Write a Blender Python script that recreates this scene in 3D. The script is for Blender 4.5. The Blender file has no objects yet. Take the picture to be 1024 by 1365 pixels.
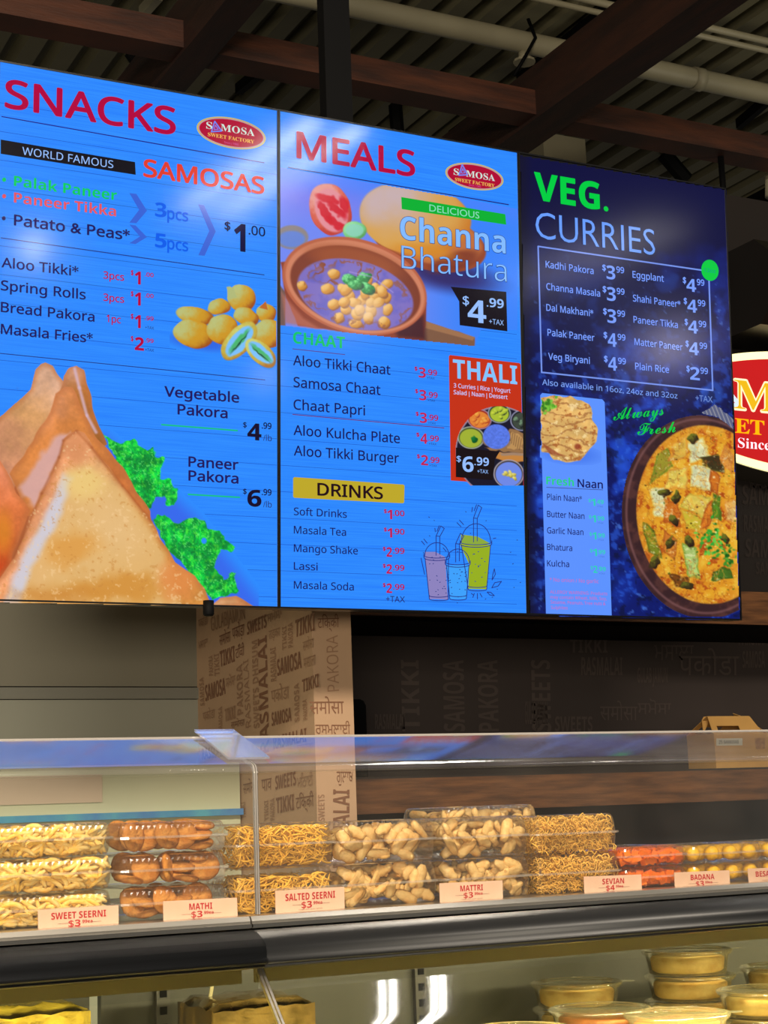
import bpy, math, random
import numpy as np
from math import sin, cos, pi, radians

# ------------------------------------------------------------------ camera, world, lights, exposure
SC = bpy.context.scene
COL = SC.collection
CAMZ = 1.45
YAW, PITCH, ROLL, FPX = 0.4773, 0.1812, -0.0361, 2173.8
FW = np.array([sin(YAW)*cos(PITCH), cos(YAW)*cos(PITCH), sin(PITCH)])
_r0 = np.array([cos(YAW), -sin(YAW), 0.0]); _u0 = np.cross(_r0, FW)
RT = cos(ROLL)*_r0 + sin(ROLL)*_u0
UP = -sin(ROLL)*_r0 + cos(ROLL)*_u0
EYE = np.array([0.0, 0.0, CAMZ])
cam = bpy.data.cameras.new('camera'); camo = bpy.data.objects.new('camera', cam); COL.objects.link(camo)
cam.sensor_fit = 'VERTICAL'; cam.sensor_height = 24.0; cam.lens = FPX/1365*24.0
cam.clip_start = 0.05; cam.clip_end = 100
from mathutils import Matrix, Vector
camo.matrix_world = Matrix(((RT[0], UP[0], -FW[0], EYE[0]), (RT[1], UP[1], -FW[1], EYE[1]), (RT[2], UP[2], -FW[2], EYE[2]), (0, 0, 0, 1)))
SC.camera = camo
SC.view_settings.view_transform = 'Standard'; SC.view_settings.look = 'None'
SC.view_settings.gamma = 1; SC.view_settings.use_curve_mapping = False
SC.view_settings.exposure = 0.0
SC.cycles.use_denoising = True
SC.cycles.transparent_max_bounces = 32
SC.cycles.max_bounces = 10
w = bpy.data.worlds.new('store_ambience'); SC.world = w; w.use_nodes = True
w.node_tree.nodes['Background'].inputs[0].default_value = (1.0, 0.93, 0.80, 1)
w.node_tree.nodes['Background'].inputs[1].default_value = 0.105

def area(name, loc, target, sx, sy, power, col=(1, .88, .72)):
    l = bpy.data.lights.new(name, 'AREA'); l.shape = 'RECTANGLE'; l.size = sx; l.size_y = sy; l.energy = power; l.color = col
    o = bpy.data.objects.new(name, l); COL.objects.link(o); o.location = loc
    d = Vector(target) - Vector(loc); o.rotation_euler = d.to_track_quat('-Z', 'Y').to_euler()
    return o
# shop lighting over the customer side (outside the frame), hung below the beams
area('store_light', (-1.1, -0.8, 3.9), (-0.3, 2.6, 1.3), 1.2, .5, 120)
area('store_light', (0.75, -0.6, 3.9), (2.0, 3.0, 1.3), 1.2, .5, 150)
area('store_light', (-3.0, 3.5, 3.0), (-0.5, 4.6, 1.5), .8, .5, 10)
area('added_front_fill', (-1.9, -3.2, 1.62), (1.0, 4.2, 1.6), 1.8, .8, 235, (1, .88, .70))  # added low fill, brightens partition, left wall and snack boxes from the front
area('added_ceiling_fill', (7.4, 3.6, 3.3), (7.0, 5.5, 6.0), .8, .8, 36, (1, .93, .76))  # added unseen fill, aimed up to brighten the ceiling at right
# LED batten pairs (their glints show as double streaks in the case glass and the right screen) and small track lamps
for x, y, e in ((2.19, 1.62, 3.2), (2.225, 1.62, 3.2), (2.36, 1.62, 3.2), (2.39, 1.62, 3.2), (4.0, 1.1, 2.2), (4.13, 1.1, 2.2)):
    area('led_batten', (x, y, 3.6), (x, y, 0), .014, 1.3, e, (1, .95, .88))
for p, e in (((1.85, 0.0, 3.6), 4), ((3.65, -.4, 3.6), 5), ((5.75, -.5, 3.6), 8), ((2.95, .1, 3.1), 1.0)):
    l = bpy.data.lights.new('track_lamp', 'POINT'); l.shadow_soft_size = .04; l.energy = e; l.color = (1, .9, .76)
    o = bpy.data.objects.new('track_lamp', l); COL.objects.link(o); o.location = p

# ------------------------------------------------------------------ helpers
def ray(x, y):
    x = np.asarray(x, float); y = np.asarray(y, float)
    return FW + ((x-512)/FPX)[..., None]*RT - ((y-682.5)/FPX)[..., None]*UP
def hit(x, y, p, n):
    d = ray(x, y); p = np.asarray(p, float); n = np.asarray(n, float)
    t = ((p-EYE) @ n)/(d @ n)
    return EYE + d*t[..., None]
def at(x, y, Y): return hit(x, y, (0, Y, 0), (0, 1, 0))
def atz(x, y, z): return hit(x, y, (0, 0, z), (0, 0, 1))
def atx(x, y, X): return hit(x, y, (X, 0, 0), (1, 0, 0))

def lin(c):
    c = np.asarray(c, float)/255.0
    return np.where(c <= .04045, c/12.92, ((c+.055)/1.055)**2.4)
def L4(c): return tuple(float(v) for v in lin(c)) + (1.0,)

MATS = {}
def mat(name, col, rough=.5, metal=0, spec=.5, var=0.0, vscale=20, bump=0.0, bscale=80, emit=None, estr=1.0, rnd=0.0, island=False, col2=None, coat=0.0, stretch=(1, 1, 1), sss=0):
    if name in MATS: return MATS[name]
    m = bpy.data.materials.new(name); m.use_nodes = True; nt = m.node_tree; N = nt.nodes; K = nt.links
    b = N['Principled BSDF']
    b.inputs['Base Color'].default_value = L4(col); b.inputs['Roughness'].default_value = rough; b.inputs['Metallic'].default_value = metal
    b.inputs['Specular IOR Level'].default_value = spec; b.inputs['Coat Weight'].default_value = coat
    if sss:
        b.inputs['Subsurface Weight'].default_value = sss; b.inputs['Subsurface Radius'].default_value = (.01, .006, .003)
    if emit is not None:
        b.inputs['Emission Color'].default_value = L4(emit); b.inputs['Emission Strength'].default_value = estr
    tc = mp = None
    if var or bump:
        tc = N.new('ShaderNodeTexCoord'); mp = N.new('ShaderNodeMapping'); mp.inputs['Scale'].default_value = stretch
        K.new(tc.outputs['Object'], mp.inputs['Vector'])
    src = None
    if var:
        nz = N.new('ShaderNodeTexNoise'); nz.inputs['Scale'].default_value = vscale; nz.inputs['Detail'].default_value = 5
        K.new(mp.outputs[0], nz.inputs['Vector'])
        mx = N.new('ShaderNodeMix'); mx.data_type = 'RGBA'
        c2 = L4(col2) if col2 else tuple(v*(1-var) for v in L4(col)[:3])+(1,)
        mx.inputs[6].default_value = L4(col); mx.inputs[7].default_value = c2
        rp = N.new('ShaderNodeMapRange'); rp.inputs[1].default_value = .35; rp.inputs[2].default_value = .65
        K.new(nz.outputs[0], rp.inputs[0]); K.new(rp.outputs[0], mx.inputs[0])
        src = mx.outputs[2]
    if rnd:
        if island: g = N.new('ShaderNodeNewGeometry'); ro = g.outputs['Random Per Island']
        else: g = N.new('ShaderNodeObjectInfo'); ro = g.outputs['Random']
        r = N.new('ShaderNodeMapRange'); r.inputs[3].default_value = 1-rnd; r.inputs[4].default_value = 1+rnd*.35
        K.new(ro, r.inputs[0])
        h = N.new('ShaderNodeHueSaturation'); K.new(r.outputs[0], h.inputs['Value'])
        if src: K.new(src, h.inputs['Color'])
        else: h.inputs['Color'].default_value = L4(col)
        src = h.outputs[0]
    if src: K.new(src, b.inputs['Base Color'])
    if bump:
        nb = N.new('ShaderNodeTexNoise'); nb.inputs['Scale'].default_value = bscale; nb.inputs['Detail'].default_value = 4
        K.new(mp.outputs[0], nb.inputs['Vector'])
        bp = N.new('ShaderNodeBump'); bp.inputs['Strength'].default_value = bump; bp.inputs['Distance'].default_value = .004
        K.new(nb.outputs[0], bp.inputs['Height']); K.new(bp.outputs[0], b.inputs['Normal'])
    MATS[name] = m; return m

def clear(name, tint=(1, 1, 1), rough=.06, refl=1.0, haze=0.0, hazecol=(200, 200, 190), base=.03):
    if name in MATS: return MATS[name]
    m = bpy.data.materials.new(name); m.use_nodes = True; nt = m.node_tree; N = nt.nodes; K = nt.links
    N.remove(N['Principled BSDF']); out = N['Material Output']
    t = N.new('ShaderNodeBsdfTransparent'); t.inputs[0].default_value = (*tint, 1)
    g = N.new('ShaderNodeBsdfGlossy'); g.inputs['Roughness'].default_value = rough; g.inputs[0].default_value = (1, 1, 1, 1)
    f = N.new('ShaderNodeFresnel'); f.inputs[0].default_value = 1.5
    ml = N.new('ShaderNodeMath'); ml.operation = 'MULTIPLY_ADD'; ml.inputs[1].default_value = refl; ml.inputs[2].default_value = base; ml.use_clamp = True
    K.new(f.outputs[0], ml.inputs[0])
    a = N.new('ShaderNodeMixShader'); K.new(ml.outputs[0], a.inputs[0]); K.new(t.outputs[0], a.inputs[1]); K.new(g.outputs[0], a.inputs[2])
    last = a
    if haze:
        d = N.new('ShaderNodeBsdfDiffuse'); d.inputs[0].default_value = L4(hazecol)
        tl = N.new('ShaderNodeBsdfTranslucent'); tl.inputs[0].default_value = L4(hazecol)
        dm = N.new('ShaderNodeMixShader'); dm.inputs[0].default_value = .5; K.new(d.outputs[0], dm.inputs[1]); K.new(tl.outputs[0], dm.inputs[2])
        nz = N.new('ShaderNodeTexNoise'); nz.inputs['Scale'].default_value = 9; nz.inputs['Detail'].default_value = 6
        tc = N.new('ShaderNodeTexCoord'); K.new(tc.outputs['Object'], nz.inputs['Vector'])
        mr = N.new('ShaderNodeMapRange'); mr.inputs[1].default_value = .3; mr.inputs[2].default_value = .7; mr.inputs[3].default_value = haze*.6; mr.inputs[4].default_value = haze*1.4
        K.new(nz.outputs[0], mr.inputs[0])
        b = N.new('ShaderNodeMixShader'); K.new(mr.outputs[0], b.inputs[0]); K.new(a.outputs[0], b.inputs[1]); K.new(dm.outputs[0], b.inputs[2]); last = b
    K.new(last.outputs[0], out.inputs[0]); MATS[name] = m; return m

def lit(col, strength=1.0, rough=.12):
    """a patch of a backlit display: gives off its own colour, under the same semi-gloss face"""
    return mat('display_%02x%02x%02x_%d' % (*[int(v) for v in col], int(strength*100)), (3, 3, 4), rough=rough, emit=col, estr=strength, spec=.5)

WL = {}
def wloc(o):
    return WL.get(o.name, np.zeros(3)) if o else np.zeros(3)
def link(name, me, m=None, parent=None, loc=(0, 0, 0)):
    o = bpy.data.objects.new(name, me); COL.objects.link(o)
    if m is not None and me is not None: me.materials.append(m)
    if parent: o.parent = parent
    o.location = loc; WL[o.name] = wloc(parent)+np.array(loc, float); return o
def mk(name, V, F, m, parent=None, smooth=False):
    """mesh given in world coordinates, stored relative to its parent"""
    V = np.asarray(V, float).reshape(-1, 3) - wloc(parent)
    me = bpy.data.meshes.new(name); me.from_pydata(V.tolist(), [], F); me.update()
    if smooth: me.polygons.foreach_set('use_smooth', [True]*len(me.polygons))
    return link(name, me, m, parent)
def tag(o, label=None, cat=None, group=None, kind=None):
    if label: o['label'] = label
    if cat: o['category'] = cat
    if group: o['group'] = group
    if kind: o['kind'] = kind
    return o
def empty(name, loc, label, cat, group=None):
    o = link(name, None, None, None, tuple(float(v) for v in loc)); o.empty_display_size = .05
    return tag(o, label, cat, group)
def copy_tree(o, loc=None, parent=None, rz=None):
    c = o.copy(); COL.objects.link(c)
    if parent: c.parent = parent
    if loc is not None: c.location = loc
    if rz is not None: c.rotation_euler = (0, 0, rz)
    for ch in list(o.children): copy_tree(ch, None, c)
    return c

BOXF = [(0, 1, 3, 2), (4, 6, 7, 5), (0, 4, 5, 1), (2, 3, 7, 6), (0, 2, 6, 4), (1, 5, 7, 3)]
class MB:
    def __init__(s): s.v = []; s.f = []; s.n = 0
    def add(s, V, F):
        s.v += [tuple(map(float, p)) for p in V]; s.f += [tuple(i+s.n for i in f) for f in F]; s.n = len(s.v); return s
    def box(s, x0, x1, y0, y1, z0, z1):
        return s.add([(x, y, z) for x in (x0, x1) for y in (y0, y1) for z in (z0, z1)], BOXF)
    def extr(s, prof, x0, x1, closed=True):
        """profile of (Y, z) points run along X"""
        n = len(prof); V = [(x0, p[0], p[1]) for p in prof]+[(x1, p[0], p[1]) for p in prof]
        F = [(i, (i+1) % n, n+(i+1) % n, n+i) for i in range(n if closed else n-1)]
        if closed: F += [tuple(range(n))[::-1], tuple(range(n, 2*n))]
        return s.add(V, F)
    def tube(s, pts, r, k=8, caps=True):
        pts = [np.array(p, float) for p in pts]; V = []; F = []
        rr = r if hasattr(r, '__len__') else [r]*len(pts)
        ref = None
        for i, p in enumerate(pts):
            d = pts[min(i+1, len(pts)-1)]-pts[max(i-1, 0)]; d /= np.linalg.norm(d)+1e-9
            if ref is None: ref = np.array([0, 0, 1.]) if abs(d[2]) < .9 else np.array([1., 0, 0])
            a = np.cross(d, ref); a /= np.linalg.norm(a)+1e-9; b = np.cross(d, a)
            V += [p+rr[i]*(cos(2*pi*j/k)*a+sin(2*pi*j/k)*b) for j in range(k)]
        for i in range(len(pts)-1):
            F += [(i*k+j, i*k+(j+1) % k, (i+1)*k+(j+1) % k, (i+1)*k+j) for j in range(k)]
        if caps: F += [tuple(range(k))[::-1], tuple(range((len(pts)-1)*k, len(pts)*k))]
        return s.add(V, F)
    def lathe(s, prof, c=(0, 0, 0), k=32, sx=1, sy=1):
        V = [(c[0]+r*cos(2*pi*j/k)*sx, c[1]+r*sin(2*pi*j/k)*sy, c[2]+z) for r, z in prof for j in range(k)]
        F = [(i*k+j, i*k+(j+1) % k, (i+1)*k+(j+1) % k, (i+1)*k+j) for i in range(len(prof)-1) for j in range(k)]
        return s.add(V, F)
    def build(s, name, m, parent=None, smooth=False): return mk(name, s.v, s.f, m, parent, smooth)

# ---- lettering: every word is laid on its surface between two points with a cap height
def sty(s, st):
    B = {'B': (0x1D5D4, 0x1D5EE, 0x1D7EC), 'R': (0x1D5A0, 0x1D5BA, 0x1D7E2), 'S': (0x1D400, 0x1D41A, 0x1D7CE), 'C': (0x1D4D0, 0x1D4EA, None)}.get(st)
    if not B: return s
    o = ''
    for c in s:
        if 'A' <= c <= 'Z': o += chr(B[0]+ord(c)-65)
        elif 'a' <= c <= 'z': o += chr(B[1]+ord(c)-97)
        elif '0' <= c <= '9' and B[2]: o += chr(B[2]+ord(c)-48)
        else: o += c
    return o
TS = bpy.data.scenes.new('type_setting')   # only used to turn letters into meshes, removed at the end
def typeset(body, off):
    c = bpy.data.curves.new('lettering', 'FONT'); c.body = body; c.size = 1; c.offset = off; c.resolution_u = 3; c.space_line = 3
    o = bpy.data.objects.new('lettering', c); TS.collection.objects.link(o)
    TS.view_layers[0].update(); e = o.evaluated_get(TS.view_layers[0].depsgraph); me = e.to_mesh()
    v = np.zeros(len(me.vertices)*3); me.vertices.foreach_get('co', v); v = v.reshape(-1, 3); f = [tuple(p.vertices) for p in me.polygons]
    e.to_mesh_clear(); bpy.data.objects.remove(o); bpy.data.curves.remove(c); return v, f
WORDS = []
def word(name, s, A, B, C, m, parent, st='B', off=0.0):
    """A start of baseline, B end of baseline, C cap height above A (world points); set in one go by set_words"""
    WORDS.append((name, s, np.array(A, float), np.array(B, float), np.array(C, float), m, parent, st, off))
def set_words():
    v, _ = typeset('H\nH', 0); ys = np.unique(v[:, 1].round(4)); D = float(v[:, 1].max()-ys[ys < v[:, 1].max()-1.5].max())
    G = {}; CH = {}
    for st in sorted({w_[7] for w_ in WORDS}):
        for off in sorted({min(w_[8], 0) for w_ in WORDS if w_[7] == st}):
            ss_ = ['H']+sorted({w_[1] for w_ in WORDS if w_[7] == st and min(w_[8], 0) == off})
            v, f = typeset('\n'.join(sty(q, st) for q in ss_), off); ln = np.floor((D*.5-v[:, 1])/D).astype(int); fl = {}
            for q in f: fl.setdefault(int(ln[q[0]]), []).append(q)
            for k, q in enumerate(ss_):
                ix = np.nonzero(ln == k)[0]; mp = {int(a): n for n, a in enumerate(ix)}; vv = v[ix]+np.array([0, k*D, 0])
                if k == 0: CH[(st, off)] = vv[:, 1].max()
                else: G[(q, st, off)] = (vv, [tuple(mp[a] for a in g) for g in fl.get(k, [])])
    for name, s, A, B, C, m, parent, st, off in WORDS:
        v, f = G[(s, st, min(off, 0))]
        if not len(v): continue
        if off > 0:   # heavier weight: the same outline stroked outwards in eight directions
            n = len(v); f = f+[tuple(i+n*(j+1) for i in q) for j in range(8) for q in f]; v = np.concatenate([v]+[v+np.array([cos(i*pi/4)*off, sin(i*pi/4)*off, 0]) for i in range(8)])
        u = (v[:, 0]-v[:, 0].min())/(v[:, 0].max()-v[:, 0].min()); t_ = v[:, 1]/CH[(st, min(off, 0))]
        mk(name, A+u[:, None]*(B-A)+t_[:, None]*(C-A), f, m, parent)

# ================================================================== SETTING
M_floor = mat('floor_tile', (120, 110, 98), rough=.35, var=.25, vscale=3)
M_deck = mat('painted_deck', (118, 112, 84), rough=.6, var=.25, vscale=1.5)
M_beam = mat('stained_timber', (80, 40, 20), rough=.6, var=.5, vscale=3, stretch=(1, 1, 6), bump=.3, bscale=20, col2=(46, 21, 11))
M_beamy = mat('stained_timber_dark', (50, 25, 15), rough=.6, var=.5, vscale=3, stretch=(6, 1, 6), bump=.3, bscale=20, col2=(34, 18, 13))
M_black = mat('black_paint', (4, 4, 5), rough=.7, spec=.15)
M_white = mat('cream_paint', (168, 160, 132), rough=.5, var=.12, vscale=4)
M_darkwall = mat('dark_wallcovering', (66, 56, 52), rough=.7, var=.12, vscale=2)
M_darkprint = mat('dark_wall_print', (84, 72, 66), rough=.6)
M_greywall = mat('grey_laminate', (124, 120, 104), rough=.45, var=.07, vscale=.8)
M_wood = mat('walnut_plank', (128, 84, 50), rough=.5, var=.5, vscale=6, stretch=(1, 1, 9), bump=.2, bscale=30, col2=(84, 54, 34))

mk('floor', [(-6, -6, 0), (12, -6, 0), (12, 12, 0), (-6, 12, 0)], [(0, 1, 2, 3)], M_floor)['kind'] = 'structure'
# corrugated metal deck, ribs running away from the viewer
ZD = 5.5
pr = []; x = -4.0; P = .19
while x < 13:
    pr += [(x, ZD), (x+P*.50, ZD), (x+P*.62, ZD+.07), (x+P*.88, ZD+.07)]; x += P
V = []; F = []
for i, (a, z) in enumerate(pr): V += [(a, -2, z), (a, 20, z)]
F = [(2*i, 2*i+1, 2*i+3, 2*i+2) for i in range(len(pr)-1)]
mk('ceiling', V, F, M_deck)['kind'] = 'structure'

# beams: heights from the photo's beam edges at the level ZB
ZB = 4.3
yA0 = atz(906, 188.6, ZB)[1]; yA1 = atz(906, 208, ZB)[1]; zA1 = at(906, 158, yA0)[2]
tag(MB().box(-3, 12, yA0, yA1, ZB, zA1).build('timber_beam', M_beam), 'long brown timber beam crossing the whole ceiling above the screens', 'beam')
def ybeam(pL, pR, lab):
    x0 = atz(*pL, ZB)[0]; x1 = atz(*pR, ZB)[0]
    b = tag(MB().box(x0, x1, 1.2, 11, ZB-.015, ZB+.22).build('timber_beam', M_beamy), lab, 'beam')
    return x0, x1
print('beamB', ybeam((853, 52), (893, 68), 'brown timber beam running away at upper right, crossing above the third screen'))
print('beamC', ybeam((272, 30), (322, 30), 'dark timber beam running away at upper left above the first screen'))
tag(MB().box(atz(975, 300, ZB)[0], atz(975, 300, ZB)[0]+.5, 3.9, 9.5, ZB-.02, ZB+.1).build('timber_beam', M_black), 'near-black beam end showing beyond the right edge of the third screen', 'beam')

# pipes under the deck
ZP = 5.2
def xpipe(p, wpx, name, lab, m=M_white, z=ZP):
    c = atz(*p, z); d = np.dot(c-EYE, FW); r = wpx/2/FPX*d*.97
    mb = MB().tube([(-4, c[1], z), (12, c[1], z)], r, 16)
    o = mb.build(name, m, None, True); tag(o, lab, 'pipe'); return c, r
c1, r1 = xpipe((880, 95), 29, 'sprinkler_pipe', 'thick cream pipe running under the metal ceiling deck')
xpipe((975, 44), 10, 'conduit_pipe', 'thinner cream pipe high at upper right, upper one of a pair', z=5.3)
xpipe((975, 57), 8, 'conduit_pipe', 'thinner cream pipe high at upper right, lower one of a pair', z=5.22)
# clamp and coupling of the thick pipe
pc = atz(930, 105, ZP)
q = MB(); q.tube([(pc[0]-.03, c1[1], ZP), (pc[0]+.03, c1[1], ZP)], r1*1.12, 16)
tag(q.build('pipe_coupling', M_white, None, True), 'round coupling collar on the thick cream pipe at right', 'pipe coupling')
pc = atz(703, 52, ZP)
q = empty('fire_sprinkler', (pc[0], c1[1], ZP), 'small sprinkler head hanging from the thick cream pipe', 'sprinkler')
MB().tube([(pc[0], c1[1], ZP-r1-.001), (pc[0], c1[1], ZP-r1-.05)], .03, 8).build('body', M_white, q, True)
MB().lathe([(.001, 0), (.055, 0), (.055, .012), (.001, .012)], (pc[0], c1[1], ZP-r1-.055), 12).build('deflector', M_white, q)
MB().tube([(pc[0], c1[1]-r1, ZP+.1), (pc[0]+.03, c1[1]-r1*1.2, ZP), (pc[0]-.03, c1[1]-r1*1.3, ZP-.1), (pc[0]-.1, c1[1]-r1, ZP-.22)], .009, 6).build('wire', M_black, q, True)

# metal struts slung under the deck
def strut(a, b, z, wd, lab, m):
    A = atz(*a, z); B = atz(*b, z)
    mb = MB(); mb.add([(A[0]-wd, A[1], z), (A[0]+wd, A[1], z), (A[0]+wd, A[1], z+.06), (A[0]-wd, A[1], z+.06), (B[0]-wd, B[1], z), (B[0]+wd, B[1], z), (B[0]+wd, B[1], z+.06), (B[0]-wd, B[1], z+.06)], [(0, 1, 2, 3), (7, 6, 5, 4), (0, 4, 5, 1), (1, 5, 6, 2), (2, 6, 7, 3), (3, 7, 4, 0)])
    tag(mb.build('steel_strut', m), lab, 'strut')
strut((838, 0), (696, 113), 5.44, .035, 'black steel strut running away between the conduits above the second screen', M_black)
strut((642, 160), (604, 188), 5.44, .03, 'short black steel strut showing below the long beam over the second screen', M_black)
strut((1023, 140), (985, 172), 5.44, .02, 'thin black steel strut beside the ribs at far upper right', M_black)
strut((352, 98), (318, 126), 5.44, .02, 'thin steel strut in the gap between beams over the first screen', M_black)
strut((212, 0), (190, 24), 5.44, .02, 'pale steel strut at top of the frame, left of the dark beam', M_white)
def web(a, b, Y, r, lab, m=M_black):
    Y = float(atz(*a, ZD-.01)[1])
    tag(MB().tube([at(*a, Y), at(*b, Y)], r, 6).build('joist_web', m), lab, 'joist web')
web((527, 140), (530, 176), 9.4, .04, 'short black vertical joist web above the second screen')
web((172, 70), (198, 106), 9.0, .03, 'slanting black joist web above the first screen')
web((885, 205), (915, 240), 9.4, .05, 'slanting black joist web above the third screen')
web((640, 165), (648, 196), 9.4, .02, 'thin vertical joist web right of the short strut')
# hanging rods
P0 = at(731, -6, 7.0); P1 = at(735.5, 116, 7.0)
tag(MB().tube([P0, P1], .018, 8).build('hanger_rod', M_white, None, True), 'cream hanger rod dropping to the crossing of the two beams', 'rod')
tag(MB().tube([at(700, 114, 7.0), at(708, 110, 7.0), at(718, 109, 7.0), at(727, 110, 7.0), at(733, 119, 7.0)], .012, 6).build('white_cable', mat('white_cable', (190, 190, 180)), None, True), 'short white cable curling beside the hanger rod', 'cable')
tag(MB().tube([at(968, 300, 5.46)*np.array([1, 1, 0])+np.array([0, 0, ZB]), at(968, 300, 5.46)], .014, 6).build('hanger_rod', M_black, None, True), 'thin black rod hanging behind the right corner of the third screen', 'rod')
tag(MB().tube([at(1034, 215, 5.6), at(1034, 262, 5.6)], .05, 10).build('duct_stub', M_white, None, True), 'pale duct stub cut by the right edge of the frame', 'duct')

# white boxed column behind screens
YC = 6.6
a = at(716, 200, YC); b = at(780, 186, YC)
tag(MB().box(b[0]-.26, b[0], YC, YC+.26, 3.2, b[2]+.0).build('boxed_column', M_white), 'pale boxed column top standing behind the second and third screens', 'column')

# --- partition wrapped in brown word print
YP = 3.95
XP1 = float(at(419, 950, YP)[0]); XP2 = float(at(471.5, 950, YP)[0]); YPB = float(atx(263.5, 950, XP1)[1])
print('partition', XP1, XP2, YPB)
M_kraft = mat('kraft_print_wrap', (196, 160, 126), rough=.6, var=.08, vscale=5)
M_ink = mat('brown_ink', (132, 90, 64), rough=.6)
M_ink2 = mat('faded_brown_ink', (160, 122, 92), rough=.6)
part = empty('printed_partition', (XP1, YP, 0), 'kraft-coloured partition end covered in brown English and Indian-script words', 'partition')
MB().box(XP1, XP2, YP, YPB, .9, 2.9).build('panel', M_kraft, part)
# --- grey wall at left, meeting the partition's back
YG = YPB
WG = []
zj = at(130, 915, YG)[2]; zj2 = at(130, 932, YG)[2]; zj3 = at(130, 1016, YG)[2]
mk('wall_left', [(-3, YG, zj), (XP1, YG, zj), (XP1, YG, 2.9), (-3, YG, 2.9)], [(0, 1, 2, 3)], M_greywall)['kind'] = 'structure'
g = MB().box(-3, XP1, YG-.012, YG+.02, zj2, zj-.004).build('trim_1', mat('grey_trim', (122, 121, 110), rough=.4)); g['kind'] = 'structure'
g = MB().box(-3, XP1, YG-.004, YG+.02, .0, zj2-.002).build('wall_back', mat('pale_grey_panel', (150, 150, 136), rough=.35, var=.05, vscale=1)); g['kind'] = 'structure'
# added pale block and blue strip, coloured like reflections in the guard pane
zb0 = at(130, 1020, YG-.35)[2]; zb1 = at(130, 1084, YG-.37)[2]; zb2 = at(130, 1093, YG-.37)[2]
cb = empty('pane_reflection_block', (-.5, YG-.18, 0), 'pale green-grey cabinet against the grey wall behind the snack boxes', 'painted reflection')
MB().box(-2.5, XP1-.005, YG-.35, YG-.02, .0, zb0).build('body', mat('pale_reflection_tint', (206, 208, 172), rough=.4, var=.06, vscale=2), cb)  # bright pane reflection put into the block's pale colour
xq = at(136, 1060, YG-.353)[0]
MB().box(-2.5, xq, YG-.356, YG-.35, zb1+.03, at(60, 1034, YG-.353)[2]).build('pink_reflection_panel', mat('pinkish_reflection_tint', (206, 186, 160), rough=.45), cb)  # pinkish part of the reflection, painted as a thin panel
MB().box(-2.5, XP1-.005, YG-.375, YG-.35, zb2, zb1).build('blue_reflection_strip', mat('blue_reflection_tint', (70, 120, 190), rough=.15, var=.6, vscale=9, stretch=(1, 1, 1), col2=(90, 170, 190), spec=.8), cb)  # reflected blue streak, built as a coloured strip

# --- dark back wall, bulkhead, wood bands at right
YB0, YB1 = 4.7, 5.15
zb = float(at(700, 826, YB0)[2]); zt = 3.75
zbw = float(at(1005, 790, YB0)[2])
XR = XP2-.06
mk('wall_right', [(-2, YB1, 0), (9, YB1, 0), (9, YB1, zb), (-2, YB1, zb)], [(0, 1, 2, 3)], M_darkwall)['kind'] = 'structure'
bh = MB().box(XP1+.02, 9, YB0, YB1+.3, zb, zt).build('trim_2', mat('bulkhead_brown', (30, 23, 20), rough=.6, var=.1, vscale=2)); bh['kind'] = 'structure'
tag(MB().box(XP1+.3, 9, YB0-.02, YB0, zb, zbw).build('trim_3', M_wood), kind='structure')
# underside lining and header shadow line
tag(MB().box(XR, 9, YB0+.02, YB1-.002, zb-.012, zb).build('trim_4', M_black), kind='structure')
# black canopy above the sign
zc0 = at(1000, 430, YB0-.3)[2]; zc1 = at(1000, 318, YB0-.3)[2]
prof = [(YB0-.3-.12*sin(t*pi/10), zc0+(zc1-zc0)*(t/10)) for t in range(11)]+[(YB0, zc1), (YB0, zc0)]
tag(MB().extr(prof, at(940, 400, YB0)[0], 9).build('dark_canopy', mat('canopy_black', (18, 15, 14), rough=.35)), 'rounded near-black canopy above the red oval sign', 'canopy')
# faint word print on dark wall and bulkhead
dp = empty('dark_word_print', (XP2+.3, YB1, 1.9), 'faint tone-on-tone word lettering printed on the dark back wall', 'wall print')
random.seed(4)
DW = ['TIKKI', 'SAMOSA', 'PAKORA', 'SWEETS', 'RASMALAI', 'GULAB JAMUN', 'पकोडा', 'समोसा', 'ਸਮੋਸਾ', 'ਮਸਾਲਾ']
for i, (x0, y0, x1, cp, ver) in enumerate([(560, 975, 0, 34, 1), (620, 975, 0, 40, 1), (665, 975, 0, 38, 1), (735, 975, 0, 36, 1), (775, 900, 830, 24, 0), (850, 910, 890, 20, 0), (905, 900, 985, 28, 0), (800, 960, 850, 20, 0), (850, 952, 895, 16, 0), (872, 880, 925, 22, 0), (760, 870, 810, 18, 0), (990, 890, 1020, 22, 0), (985, 860, 1018, 18, 0), (740, 975, 790, 20, 0), (500, 972, 540, 20, 0), (700, 965, 730, 30, 0)]):
    yy = YB1-.004
    if ver: A = at(x0, y0, yy); B = at(x0-2, y0-95, yy); C = at(x0-cp*.7, y0, yy)
    else: A = at(x0, y0, yy); B = at(x1, y0, yy); C = at(x0, y0-cp, yy)
    word('lettering', DW[i % len(DW)], A, B, C, M_darkprint, dp, 'B' if i % len(DW) < 6 else 'x')
for i, (x0, y0, x1, cp) in enumerate([(990, 672, 1060, 26), (992, 708, 1040, 22), (994, 742, 1060, 24), (1000, 650, 1060, 14), (1008, 765, 1050, 16)]):
    yy = YB0-.003
    word('lettering', DW[(i*3+1) % 6], at(x0, y0, yy), at(x1, y0+4, yy), at(x0, y0-cp, yy), mat('bulkhead_print', (42, 33, 29), rough=.6), dp)
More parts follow.
